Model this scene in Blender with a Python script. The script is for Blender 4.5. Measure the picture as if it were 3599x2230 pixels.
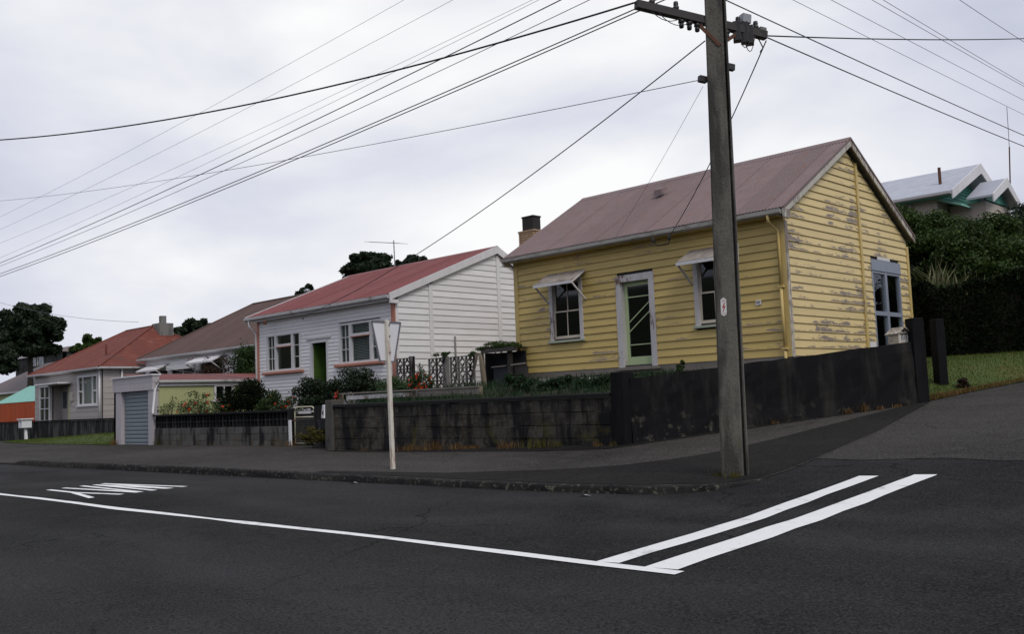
import bpy, bmesh, math, random
import numpy as np
from mathutils import Matrix, Vector
for o in list(bpy.data.objects): bpy.data.objects.remove(o)
scene = bpy.context.scene
C = scene.collection
# ------------------------------------------------------------------ camera
W, H, F, HC = 3599.0, 2230.0, 3380.377, 1.6
YAW, PITCH, ROLL = -0.77408938, 0.08832252, -0.03872974
fw = np.array([math.sin(YAW)*math.cos(PITCH), math.cos(YAW)*math.cos(PITCH), math.sin(PITCH)])
rt = np.array([math.cos(YAW), -math.sin(YAW), 0.0]); up = np.cross(rt, fw)
R0 = math.cos(ROLL)*rt + math.sin(ROLL)*up; R1 = -math.sin(ROLL)*rt + math.cos(ROLL)*up; R2 = fw
cam = bpy.data.cameras.new('camera'); camo = bpy.data.objects.new('camera', cam); C.objects.link(camo)
cam.sensor_width = 36; cam.lens = F/W*36; cam.clip_end = 3000; cam.clip_start = 0.05
camo.matrix_world = Matrix(((R0[0], R1[0], -R2[0], 0), (R0[1], R1[1], -R2[1], 0), (R0[2], R1[2], -R2[2], HC), (0, 0, 0, 1)))
scene.camera = camo
# ------------------------------------------------------------------ sky, sun, exposure
SUN_EL, SUN_ROT = math.radians(48), math.radians(108)
world = bpy.data.worlds.new('World'); scene.world = world; world.use_nodes = True
nt = world.node_tree; nt.nodes.clear()
def wn(t, **k):
    n = nt.nodes.new(t)
    for a, b in k.items(): setattr(n, a, b)
    return n
out = wn('ShaderNodeOutputWorld'); bg = wn('ShaderNodeBackground'); bg.inputs['Strength'].default_value = 0.1
sky = wn('ShaderNodeTexSky', sky_type='NISHITA'); sky.sun_disc = False; sky.sun_elevation = SUN_EL; sky.sun_rotation = SUN_ROT
tc = wn('ShaderNodeTexCoord'); mp = wn('ShaderNodeMapping'); mp.inputs['Scale'].default_value = (1.0, 1.0, 2.1)
mp.inputs['Location'].default_value = (1.1, 4.3, 0.9)
n1 = wn('ShaderNodeTexNoise'); n1.inputs['Scale'].default_value = 2.4; n1.inputs['Detail'].default_value = 5; n1.inputs['Roughness'].default_value = 0.5
n1.inputs['Distortion'].default_value = 0.35
nt.links.new(tc.outputs['Generated'], mp.inputs['Vector']); nt.links.new(mp.outputs['Vector'], n1.inputs['Vector'])
dt = wn('ShaderNodeVectorMath', operation='DOT_PRODUCT'); bd = np.array([-0.69, 0.69, 0.22]); bd = bd/np.linalg.norm(bd)
dt.inputs[1].default_value = tuple(bd); nt.links.new(tc.outputs['Generated'], dt.inputs[0])
mr = wn('ShaderNodeMapRange'); mr.inputs['From Min'].default_value = 0.86; mr.inputs['From Max'].default_value = 1.0
mr.inputs['To Min'].default_value = 0.0; mr.inputs['To Max'].default_value = 0.32; nt.links.new(dt.outputs['Value'], mr.inputs['Value'])
ad = wn('ShaderNodeMath', operation='ADD'); nt.links.new(n1.outputs['Fac'], ad.inputs[0]); nt.links.new(mr.outputs['Result'], ad.inputs[1])
cr = wn('ShaderNodeValToRGB'); cr.color_ramp.elements[0].position = 0.40; cr.color_ramp.elements[0].color = (0.50, 0.53, 0.665, 1)
cr.color_ramp.elements[1].position = 0.86; cr.color_ramp.elements[1].color = (1.0, 1.0, 1.0, 1)
e = cr.color_ramp.elements.new(0.63); e.color = (0.715, 0.735, 0.83, 1)
nt.links.new(ad.outputs[0], cr.inputs['Fac'])
sc10 = wn('ShaderNodeVectorMath', operation='SCALE'); sc10.inputs['Scale'].default_value = 10.0; nt.links.new(cr.outputs['Color'], sc10.inputs[0])
mx = wn('ShaderNodeMix', data_type='RGBA'); mx.inputs[0].default_value = 0.97
nt.links.new(sky.outputs['Color'], mx.inputs[6]); nt.links.new(sc10.outputs['Vector'], mx.inputs[7])
nt.links.new(mx.outputs[2], bg.inputs['Color']); nt.links.new(bg.outputs[0], out.inputs[0])
sl = bpy.data.lights.new('sun', 'SUN'); sl.energy = 1.5; sl.angle = math.radians(24); sl.color = (1.0, 0.955, 0.88)
slo = bpy.data.objects.new('sun', sl); C.objects.link(slo)
sd = Vector((math.sin(SUN_ROT)*math.cos(SUN_EL), math.cos(SUN_ROT)*math.cos(SUN_EL), math.sin(SUN_EL)))
slo.rotation_euler = sd.to_track_quat('Z', 'Y').to_euler(); slo.location = sd*60
vs = scene.view_settings; vs.view_transform = 'Standard'; vs.look = 'None'; vs.exposure = 0.0; vs.gamma = 1.0; vs.use_curve_mapping = False
scene.render.engine = 'CYCLES'
# ------------------------------------------------------------------ pixel -> direction helpers (full-size photograph pixels)
def ray(p):
    return (p[0]-W/2)/F*R0 - (p[1]-H/2)/F*R1 + R2
CAM = np.array([0, 0, HC])
def onY(p, y): d = ray(p); return d*(y/d[1]) + CAM
def onX(p, x): d = ray(p); return d*(x/d[0]) + CAM
def onD(p, D): return ray(p)*D + CAM
def P(x, y): return (x*1.475, y*1.475)
def ss(a, b, x): t = np.clip((x-a)/(b-a), 0, 1); return t*t*(3-2*t)
_ys = [-60, 0, 6.46, 9, 12, 15, 18.8, 25, 40, 60, 200]; _zz = [-1.2, 0, .19, .30, .5, .84, 1.285, 1.95, 3.4, 5, 8]
def zs(y): return np.interp(y, _ys, _zz)
def zm(y): return np.where(y < 10.24, .0294*y, .301+.02*(y-10.24))
def zr(x, y):
    xs = 3.5*ss(10.3, 12.5, y); w = ss(-8-xs, -5-xs, x)
    return zm(y)*(1-w) + zs(y)*w
def zf(x, y):
    L = .43+.036*(y-10.24); w = ss(-20, -10.5, x); z = L*(1-w)+zs(y)*w
    dip = ss(-35.2, -34.2, x)*(1-ss(-31.4, -30.4, x)); return z - .10*dip*(1-ss(10.4, 12.2, y))
def onG(p, fn, off=0.0):
    d = ray(p); t = np.arange(0.5, 140, 0.004); z = HC + d[2]*t; g = fn(d[0]*t, d[1]*t) + off
    i = int(np.argmax(z < g)); return d*t[i] + CAM
rnd = random.Random(7)
# ------------------------------------------------------------------ materials
MATS = {}
def nodes_of(m):
    m.use_nodes = True; t = m.node_tree; b = t.nodes['Principled BSDF']; return t, b
def newmat(name): m = bpy.data.materials.new(name); MATS[name] = m; return m
def ramp(t, stops):
    r = t.nodes.new('ShaderNodeValToRGB'); el = r.color_ramp.elements
    el[0].position, el[0].color = stops[0][0], (*stops[0][1], 1); el[1].position, el[1].color = stops[-1][0], (*stops[-1][1], 1)
    for p, c in stops[1:-1]: x = el.new(p); x.color = (*c, 1)
    return r
def pos(t, scale=(1, 1, 1)):
    g = t.nodes.new('ShaderNodeNewGeometry'); m = t.nodes.new('ShaderNodeMapping'); m.inputs['Scale'].default_value = scale
    t.links.new(g.outputs['Position'], m.inputs['Vector']); return m.outputs['Vector']
def noise(t, scale, detail=3, rough=.55, vec=None, dist=0):
    n = t.nodes.new('ShaderNodeTexNoise'); n.inputs['Scale'].default_value = scale; n.inputs['Detail'].default_value = detail
    n.inputs['Roughness'].default_value = rough; n.inputs['Distortion'].default_value = dist
    t.links.new(vec if vec else pos(t), n.inputs['Vector']); return n.outputs['Fac']
def mixc(t, fac, a, b, mode='MIX'):
    m = t.nodes.new('ShaderNodeMix'); m.data_type = 'RGBA'; m.blend_type = mode
    for i, v in ((0, fac), (6, a), (7, b)):
        if isinstance(v, (int, float)): m.inputs[i].default_value = v
        elif isinstance(v, tuple): m.inputs[i].default_value = (*v, 1)
        else: t.links.new(v, m.inputs[i])
    return m.outputs[2]
def mrange(t, v, a, b, c=0., d=1.):
    m = t.nodes.new('ShaderNodeMapRange'); t.links.new(v, m.inputs['Value'])
    for n, x in zip(('From Min', 'From Max', 'To Min', 'To Max'), (a, b, c, d)): m.inputs[n].default_value = x
    return m.outputs['Result']
def math_(t, op, a, b):
    m = t.nodes.new('ShaderNodeMath'); m.operation = op
    for i, v in ((0, a), (1, b)):
        if isinstance(v, (int, float)): m.inputs[i].default_value = v
        else: t.links.new(v, m.inputs[i])
    return m.outputs[0]
def bump(t, b, h, strength=.3, dist=.01):
    n = t.nodes.new('ShaderNodeBump'); n.inputs['Strength'].default_value = strength; n.inputs['Distance'].default_value = dist
    t.links.new(h, n.inputs['Height']); t.links.new(n.outputs[0], b.inputs['Normal'])
def mul(c, k): return tuple(min(1, x*k) for x in c)
def plain(name, col, rough=.6, var=.25, scale=3.0, dirt=None, dirtamt=.0, bscale=40, bstr=.15, metal=0.0, stretch=(1, 1, 1)):
    """base colour with soft unevenness and patches of dirt"""
    m = newmat(name); t, b = nodes_of(m); v = pos(t, stretch)
    c = mixc(t, noise(t, scale, 4, .6, v), mul(col, 1-var), mul(col, 1+var))
    c = mixc(t, mrange(t, noise(t, scale*9, 3, .6, v), .3, .7), c, mixc(t, .5, c, mul(col, 1-var*1.3)))
    if dirt: c = mixc(t, mrange(t, noise(t, scale*.8, 5, .65, v), .62-dirtamt*.3, .72), c, dirt)
    t.links.new(c, b.inputs['Base Color']); b.inputs['Roughness'].default_value = rough; b.inputs['Metallic'].default_value = metal
    if bstr: bump(t, b, noise(t, bscale, 4, .6, v), bstr, .01)
    return m
def paint(name, col, wood=(.22, .19, .17), peel=.0, dirt=.12, along='x', rough=.55, ratio=6.0, lap=None):
    """painted timber: per-piece tone, streaky grime, paint flaking down to grey wood"""
    m = newmat(name); t, b = nodes_of(m)
    st = {'x': (1, ratio, ratio), 'y': (ratio, 1, ratio), 'z': (ratio, ratio, 1)}[along]
    v = pos(t, st); oi = t.nodes.new('ShaderNodeObjectInfo')
    c = mixc(t, oi.outputs['Random'], mul(col, .93), mul(col, 1.05))
    c = mixc(t, mrange(t, noise(t, 1.3, 4, .6, v), .35, .75, 0, dirt*3.2), c, mul(col, .55))
    c = mixc(t, mrange(t, noise(t, 14, 3, .6, v), .45, .75, 0, dirt*2), c, mul(col, .72))
    if peel > 0:
        a = noise(t, 1.1, 3, .55, pos(t, (.9, .9, 1.0))); f = noise(t, 9.0, 6, .75, pos(t, tuple(.45+.55*(s > 1) + (s > 1)*1.6 for s in st)))
        s = math_(t, 'ADD', math_(t, 'MULTIPLY', a, .62), math_(t, 'MULTIPLY', f, .62))
        s = math_(t, 'ADD', s, mrange(t, oi.outputs['Random'], 0, 1, -.055, .055))
        if lap:
            g = t.nodes.new('ShaderNodeNewGeometry'); sx = t.nodes.new('ShaderNodeSeparateXYZ'); t.links.new(g.outputs['Position'], sx.inputs[0])
            fr = math_(t, 'FRACT', math_(t, 'DIVIDE', math_(t, 'SUBTRACT', sx.outputs['Z'], lap[0]), lap[1]), 0.0)
            s = math_(t, 'ADD', s, mrange(t, fr, .0, .6, .075, -.045))
        k = mrange(t, s, .80-peel*.3, .825-peel*.3)
        wc = mixc(t, noise(t, 18, 3, .6, v), mul(wood, .7), mul(wood, 1.35))
        c = mixc(t, k, c, wc); bump(t, b, math_(t, 'SUBTRACT', 1.0, k), .4, .004)
    else:
        bump(t, b, noise(t, 22, 3, .6, v), .12, .006)
    t.links.new(c, b.inputs['Base Color']); b.inputs['Roughness'].default_value = rough
    return m
def asphalt(name, col, var=.35, speck=.5, worn=.5, lanes=()):
    """chip seal: uneven tone, chips proud of dark binder, worn streaks along the traffic, cracks"""
    m = newmat(name); t, b = nodes_of(m)
    c = mixc(t, mrange(t, noise(t, .16, 5, .55), .38, .62), mul(col, 1-var), mul(col, 1+var))
    c = mixc(t, mrange(t, noise(t, .8, 5, .6, pos(t, (.18, 1.7, 1))), .42, .7, 0, worn), c, mul(col, .55))
    c = mixc(t, mrange(t, noise(t, 2.3, 4, .65), .5, .75, 0, .7), c, mul(col, 1.55))
    if lanes:   # polished wheel tracks along the street
        gg = t.nodes.new('ShaderNodeNewGeometry'); sx = t.nodes.new('ShaderNodeSeparateXYZ'); t.links.new(gg.outputs['Position'], sx.inputs[0])
        yw = math_(t, 'ADD', sx.outputs['Y'], mrange(t, noise(t, .22, 3, .5), .3, .7, -.7, .7)); tot = None
        for y0 in lanes:
            k = mrange(t, math_(t, 'ABSOLUTE', math_(t, 'SUBTRACT', yw, y0), 0.0), .1, .85, 1, 0); tot = k if tot is None else math_(t, 'MAXIMUM', tot, k)
        c = mixc(t, math_(t, 'MULTIPLY', tot, mrange(t, noise(t, .5, 4, .6), .3, .65, .15, .75)), c, mul((col[0], col[1]*1.02, col[2]*1.07), 1.9))
    f = noise(t, 46, 3, .75); g = noise(t, 17, 3, .7)
    c = mixc(t, mrange(t, f, .50, .66, 0, speck), c, mul(col, 3.0)); c = mixc(t, mrange(t, f, .36, .47, .85, 0), c, mul(col, .22))
    c = mixc(t, mrange(t, g, .56, .72, 0, .55), c, mul(col, 1.9)); c = mixc(t, mrange(t, g, .30, .42, .6, 0), c, mul(col, .4))
    vo = t.nodes.new('ShaderNodeTexVoronoi'); vo.inputs['Scale'].default_value = 26; t.links.new(pos(t), vo.inputs['Vector'])
    c = mixc(t, mrange(t, vo.outputs['Distance'], .0, .13, .9, 0), c, mul(col, 4.5))
    cv = t.nodes.new('ShaderNodeTexVoronoi'); cv.feature = 'DISTANCE_TO_EDGE'; cv.inputs['Scale'].default_value = .30
    wv = t.nodes.new('ShaderNodeVectorMath'); wv.operation = 'ADD'; nz = t.nodes.new('ShaderNodeTexNoise'); nz.inputs['Scale'].default_value = 1.2; nz.inputs['Detail'].default_value = 6
    pp = pos(t); t.links.new(pp, nz.inputs['Vector']); t.links.new(pp, wv.inputs[0]); t.links.new(nz.outputs['Color'], wv.inputs[1]); t.links.new(wv.outputs[0], cv.inputs['Vector'])
    crk = math_(t, 'MULTIPLY', mrange(t, cv.outputs['Distance'], .0, .007, 1, 0), mrange(t, noise(t, .25, 2, .5), .50, .56))
    c = mixc(t, math_(t, 'MULTIPLY', crk, .8), c, mul(col, .18))
    t.links.new(c, b.inputs['Base Color'])
    b.inputs['Roughness'].default_value = .9; b.inputs['Specular IOR Level'].default_value = .06
    bump(t, b, math_(t, 'ADD', f, math_(t, 'MULTIPLY', g, .6)), .7, .012); return m
def leafmat(name, col, col2, rough=.55, trans=.25, spec=.22):
    m = newmat(name); t, b = nodes_of(m); g = t.nodes.new('ShaderNodeNewGeometry')
    c = mixc(t, g.outputs['Random Per Island'], col, col2)
    c = mixc(t, mrange(t, noise(t, 1.6, 3), .35, .7, 0, .55), c, mul(col, .6))
    t.links.new(c, b.inputs['Base Color']); b.inputs['Roughness'].default_value = rough; b.inputs['Specular IOR Level'].default_value = spec
    tr = t.nodes.new('ShaderNodeBsdfTranslucent'); t.links.new(c, tr.inputs['Color']); mx = t.nodes.new('ShaderNodeMixShader'); mx.inputs[0].default_value = trans
    o = t.nodes['Material Output']; t.links.new(b.outputs[0], mx.inputs[1]); t.links.new(tr.outputs[0], mx.inputs[2]); t.links.new(mx.outputs[0], o.inputs[0])
    return m
def glassmat(name, tint=(.55, .6, .62)):
    m = newmat(name); t, b = nodes_of(m); o = t.nodes['Material Output']
    gl = t.nodes.new('ShaderNodeBsdfGlossy'); gl.inputs['Roughness'].default_value = .03; tp = t.nodes.new('ShaderNodeBsdfTransparent'); tp.inputs['Color'].default_value = (*tint, 1)
    fr = t.nodes.new('ShaderNodeLayerWeight'); fr.inputs['Blend'].default_value = .5; mx = t.nodes.new('ShaderNodeMixShader')
    sch = math_(t, 'ADD', math_(t, 'MULTIPLY', math_(t, 'POWER', fr.outputs['Facing'], 5.0), .95), .045)   # Schlick
    n = t.nodes.new('ShaderNodeBump'); n.inputs['Strength'].default_value = .03; t.links.new(noise(t, 2.2, 1), n.inputs['Height'])
    t.links.new(n.outputs[0], gl.inputs['Normal']); t.links.new(n.outputs[0], fr.inputs['Normal'])
    t.links.new(sch, mx.inputs[0]); t.links.new(tp.outputs[0], mx.inputs[1]); t.links.new(gl.outputs[0], mx.inputs[2]); t.links.new(mx.outputs[0], o.inputs[0])
    return m
def concrete(name, col, moss=(.012, .012, .013), amt=.5, streak=True, green=None, gz=None, mottle=False, gs=2.1):
    """old concrete blackened by algae running down from the top, yellow-green moss patches"""
    m = newmat(name); t, b = nodes_of(m)
    c = mixc(t, noise(t, 7, 5, .65), mul(col, .65), mul(col, 1.3))
    oi = t.nodes.new('ShaderNodeObjectInfo'); c = mixc(t, mrange(t, oi.outputs['Random'], 0, 1, 0, .5), c, mul(col, .5))
    c = mixc(t, mrange(t, noise(t, 38, 3, .6), .5, .75), c, mul(col, .45))
    if mottle:
        c = mixc(t, mrange(t, noise(t, 3.6, 6, .75), .44, .60), c, mul(col, .32)); c = mixc(t, mrange(t, noise(t, 11, 5, .75), .56, .70, 0, .8), c, mul(col, 1.9))
    v = pos(t, (2.6, 2.6, .55)) if streak else pos(t)
    c = mixc(t, mrange(t, noise(t, 1.15, 5, .62, v), .60-.34*amt, .72-.30*amt), c, moss)
    if green:
        k = mrange(t, noise(t, gs, 4, .6), .56, .68)
        if gz:
            g = t.nodes.new('ShaderNodeNewGeometry'); sx = t.nodes.new('ShaderNodeSeparateXYZ'); t.links.new(g.outputs['Position'], sx.inputs[0])
            k = math_(t, 'MULTIPLY', k, mrange(t, sx.outputs['Z'], gz[0], gz[1], 1, 0))
        c = mixc(t, k, c, green)
    t.links.new(c, b.inputs['Base Color']); b.inputs['Roughness'].default_value = .9; b.inputs['Specular IOR Level'].default_value = .2
    bump(t, b, noise(t, 24, 5, .7), .6, .015); return m
def roofmat(name, col, rust, amt=.4, along='y', rough=.55):
    """painted corrugated iron: faded paint, streaks of rust running down the slope, a tone for each sheet"""
    m = newmat(name); t, b = nodes_of(m); oi = t.nodes.new('ShaderNodeObjectInfo')
    st = (5.5, .5, .5) if along == 'y' else (.5, 5.5, .5)
    c = mixc(t, oi.outputs['Random'], mul(col, .88), mul(col, 1.1))
    c = mixc(t, noise(t, 2.2, 4, .6), mul(col, .72), mul(col, 1.25)) if amt > .9 else mixc(t, mrange(t, noise(t, 2.2, 4, .6), .3, .75, 0, .6), c, mul(col, .7))
    c = mixc(t, mrange(t, noise(t, 2.6, 5, .7, pos(t, st)), .66-.22*amt, .80-.16*amt, 0, .9), c, rust)
    c = mixc(t, mrange(t, noise(t, 26, 3, .6), .55, .72, 0, .55), c, mul(col, 1.35))
    t.links.new(c, b.inputs['Base Color']); b.inputs['Roughness'].default_value = rough; b.inputs['Specular IOR Level'].default_value = .35
    return m
YEL = (.61, .45, .148)
M = {}
M['yel_x'] = paint('yellow_paint_front', YEL, peel=.20, lap=(2.33, 2.89/17), dirt=.10, along='x', wood=(.26, .2, .16))
M['yel_y'] = paint('yellow_paint_gable', (.70, .55, .26), peel=.31, lap=(2.33, 2.89/17), dirt=.08, along='y', wood=(.21, .17, .145))
M['yel_z'] = paint('yellow_paint_trim', (.61, .455, .17), peel=.1, dirt=.12, along='z')
M['cream_trim'] = paint('weathered_cream_trim', (.58, .54, .46), peel=.45, dirt=.2, along='z', wood=(.2, .16, .13))
M['hoodtop'] = plain('weathered_hood_iron', (.33, .29, .25), .8, .35, 5, (.13, .09, .07), .5)
M['white_trim'] = paint('white_trim_paint', (.70, .685, .69), peel=.06, dirt=.10, along='z')
M['casing'] = paint('worn_white_casing', (.60, .575, .565), peel=.33, dirt=.16, along='z', wood=(.16, .09, .07))
M['sash'] = paint('cream_sash_paint', (.60, .53, .43), peel=.25, dirt=.16, along='x')
M['palegreen'] = paint('pale_green_paint', (.50, .60, .33), peel=.1, dirt=.08, along='z')
M['sillgreen'] = paint('faded_green_sill', (.42, .47, .36), peel=.3, dirt=.15, along='x')
M['white_x'] = paint('white_paint_front', (.79, .765, .77), peel=0, dirt=.06, along='x')
M['white_y'] = paint('white_paint_gable', (.78, .765, .77), peel=.0, dirt=.08, along='y')
M['terra'] = paint('terracotta_trim_paint', (.50, .20, .13), peel=0, dirt=.12, along='z')
M['green_x'] = paint('porch_green_paint', (.075, .145, .022), peel=0, dirt=.1, along='y')
M['beige_x'] = paint('beige_board_paint', (.40, .365, .345), peel=0, dirt=.06, along='x')
M['grey_wood'] = paint('bare_grey_timber', (.24, .21, .18), peel=0, dirt=.3, along='x')
M['dark_wood'] = paint('dark_weathered_timber', (.05, .042, .036), peel=0, dirt=.3, along='z')
M['post_wood'] = paint('pale_weathered_post', (.30, .25, .18), peel=0, dirt=.3, along='z')
M['roof_y'] = roofmat('faded_pink_roof_iron', (.19, .132, .126), (.20, .085, .05), .50)
M['roof_w'] = roofmat('red_roof_iron', (.20, .052, .048), (.15, .038, .033), .3)
M['roof_b'] = roofmat('brown_roof_iron', (.098, .056, .043), (.08, .042, .03), .2)
M['roof_r'] = roofmat('rusty_red_roof_iron', (.155, .033, .017), (.27, .16, .12), .48)
M['roof_g'] = roofmat('garage_red_roof', (.17, .034, .024), (.12, .022, .015), .3, along='x')
M['roof_grey'] = roofmat('silver_grey_roof', (.42, .44, .49), (.34, .35, .4), .2)
M['roof_dk'] = roofmat('dull_brown_roof', (.12, .085, .075), (.10, .07, .06), .2)
M['gutter'] = plain('gutter_paint', (.46, .44, .40), .5, .2, 3, (.16, .13, .1), .35, stretch=(1, 4, 4))
M['gutter_w'] = plain('white_gutter_paint', (.62, .60, .60), .5, .12, 3, (.25, .22, .2), .2)
M['glass'] = glassmat('window_glass', (.90, .93, .93)); M['glass_d'] = glassmat('dark_window_glass', (.62, .66, .70))
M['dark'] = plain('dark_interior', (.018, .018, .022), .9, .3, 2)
M['lining'] = plain('wall_lining', (.05, .045, .04), .9, .2, 2)
M['bluegrey'] = plain('blue_grey_frame_paint', (.26, .29, .35), .5, .12, 5)
M['concrete'] = concrete('pole_concrete', (.185, .175, .15), moss=(.06, .058, .052), amt=.42, green=(.13, .11, .04), gz=(.5, 1.3))
M['conc_side'] = concrete('blackened_render', (.030, .028, .025), moss=(.006, .006, .007), amt=.76, green=(.10, .094, .074), gz=(.85, 1.45), gs=5.5)
M['conc_post'] = concrete('blackened_pillar', (.013, .013, .014), moss=(.005, .005, .006), amt=.8)
M['block'] = concrete('lichen_stone_block', (.088, .079, .066), moss=(.010, .010, .011), amt=.40, mottle=True, green=(.085, .075, .022), gz=(.75, 1.35))
M['mortar'] = concrete('dark_mortar', (.12, .112, .10), amt=.2)
M['cap'] = concrete('black_capping', (.016, .016, .017), amt=.9, streak=False)
M['lowblock'] = concrete('pale_streaked_block', (.13, .125, .115), amt=.36, green=(.10, .07, .02), gz=(.5, .95))
M['breeze'] = concrete('grey_breeze_block', (.23, .22, .215), amt=.30)
M['breeze_d'] = concrete('dark_breeze_block', (.05, .05, .055), amt=.6)
M['bank'] = concrete('grey_low_wall', (.09, .088, .085), amt=.62)
M['kerb'] = concrete('mossy_kerb', (.030, .028, .026), moss=(.007, .007, .007), amt=.6, streak=False, green=(.10, .095, .07), gs=13)
M['road'] = asphalt('main_road_seal', (.0235, .0231, .0230), .5, .6, .7, (8.1, 9.5, 4.6, 2.9))
M['side'] = asphalt('side_street_seal', (.047, .0445, .0415), .25)
M['path'] = asphalt('footpath_seal', (.050, .0465, .042), .30)
M['patch'] = asphalt('dark_footpath_patch', (.019, .0182, .0172), .3)
M['irondark'] = plain('dark_blue_iron', (.035, .042, .055), .6, .3, 4, (.02, .02, .02), .3)
M['steel'] = plain('galvanised_steel', (.30, .31, .32), .45, .15, 6, metal=.6)
M['rust'] = plain('rusty_iron', (.12, .045, .022), .8, .35, 8)
M['black'] = plain('black_insulator', (.02, .02, .022), .5, .3, 8)
M['wire'] = plain('wire_sheath', (.028, .027, .03), .7, .1, 1, bstr=0)
M['wire_t'] = plain('bare_wire', (.12, .12, .13), .6, .1, 1, bstr=0)
M['arm'] = paint('tarred_hardwood_arm', (.032, .026, .022), dirt=.3, along='y')
M['roller'] = plain('roller_door_steel', (.20, .235, .26), .5, .1, 2, metal=.1)
M['limewall'] = plain('pale_lime_plaster', (.42, .44, .215), .9, .12, 1.6, (.36, .36, .2), .25, stretch=(1, 1, .4))
M['gfront'] = paint('pinkish_white_garage_paint', (.48, .445, .465), dirt=.1, along='z')
M['brick'] = plain('chimney_brick', (.40, .28, .17), .9, .25, 9, (.22, .14, .08), .3)
M['mort2'] = plain('brick_mortar', (.28, .25, .22), .9, .15, 8)
M['pot'] = plain('sooty_chimney_top', (.028, .026, .024), .9, .4, 5)
M['stucco'] = plain('grey_stucco', (.20, .195, .18), .95, .25, 4, (.09, .09, .085), .5, stretch=(1, 1, .4))
M['teal'] = plain('teal_canvas', (.24, .50, .42), .8, .1, 2); M['orange'] = plain('orange_canvas', (.46, .075, .012), .8, .18, 1.5)
M['tealpaint'] = paint('teal_gable_paint', (.11, .36, .28), dirt=.12, along='y')
M['roughcast'] = plain('pale_roughcast', (.50, .44, .39), .95, .14, 4)
M['wpaint'] = plain('white_road_paint', (.82, .82, .80), .7, .08, 4, (.40, .40, .39), .16, bscale=60, bstr=.5)
M['signback'] = plain('dull_white_sign_back', (.74, .74, .76), .45, .06, 3, (.45, .4, .35), .1)
M['signrim'] = plain('grey_sign_rim', (.19, .18, .20), .6, .3, 9)
M['signpost'] = plain('rust_streaked_white_post', (.72, .68, .59), .6, .15, 4, (.30, .12, .05), .42, stretch=(3, 3, .8))
M['wmetal'] = plain('white_enamel', (.76, .75, .74), .4, .08, 6); M['red'] = plain('red_enamel', (.42, .05, .03), .5, .2, 9)
M['ink'] = plain('black_ink', (.015, .015, .02), .6, .1, 5)
M['cream_metal'] = plain('cream_tube_paint', (.62, .58, .42), .5, .15, 9)
M['soil'] = plain('garden_soil', (.04, .032, .022), .95, .4, 3, (.03, .045, .012), .5, bstr=.6)
M['ground'] = plain('dry_ground', (.055, .06, .03), .95, .35, 2, (.03, .05, .014), .5, bstr=.5)
M['lawn'] = plain('mown_lawn', (.062, .092, .016), .95, .3, 1.6, (.11, .085, .02), .35, bscale=30, bstr=.7)
M['bark'] = plain('tree_bark', (.055, .045, .035), .95, .35, 6, bscale=14, bstr=.7)
M['blind'] = plain('venetian_slat', (.27, .29, .29), .5, .1, 6)
M['curtain'] = plain('net_curtain', (.40, .39, .36), .9, .12, 3)
M['curtain_d'] = plain('dim_curtain', (.13, .12, .10), .9, .2, 3)
M['leaf_dark'] = leafmat('dark_evergreen_leaf', (.012, .024, .012), (.026, .044, .016), trans=.12)
M['leaf_mid'] = leafmat('garden_leaf', (.022, .05, .013), (.055, .09, .024))
M['leaf_bush'] = leafmat('bright_bush_leaf', (.020, .045, .009), (.065, .105, .018))
M['leaf_hedge'] = leafmat('black_green_hedge_leaf', (.005, .009, .0035), (.012, .02, .006), rough=.85, trans=.08, spec=.08)
M['leaf_lav'] = leafmat('feathery_green_leaf', (.04, .085, .03), (.075, .13, .045))
M['leaf_light'] = leafmat('yellow_green_leaf', (.06, .10, .02), (.13, .16, .03))
M['leaf_red'] = leafmat('bronze_leaf', (.05, .018, .015), (.03, .035, .015))
M['grass'] = leafmat('grass_blade', (.055, .10, .014), (.14, .165, .03), trans=.3)
M['grass_d'] = leafmat('rank_dark_grass', (.013, .034, .013), (.032, .062, .022), trans=.25)
M['dry'] = leafmat('dry_weed_stalk', (.13, .062, .02), (.24, .15, .055), trans=.3)
M['weed'] = leafmat('olive_weed_leaf', (.07, .075, .015), (.13, .10, .02), trans=.3)
M['flax'] = leafmat('pale_flax_blade', (.10, .12, .05), (.30, .27, .14), trans=.2)
M['petal'] = leafmat('red_petal', (.58, .03, .012), (.80, .10, .03), trans=.2)
M['petal_w'] = leafmat('white_petal', (.7, .66, .64), (.8, .78, .74), trans=.2)
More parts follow.
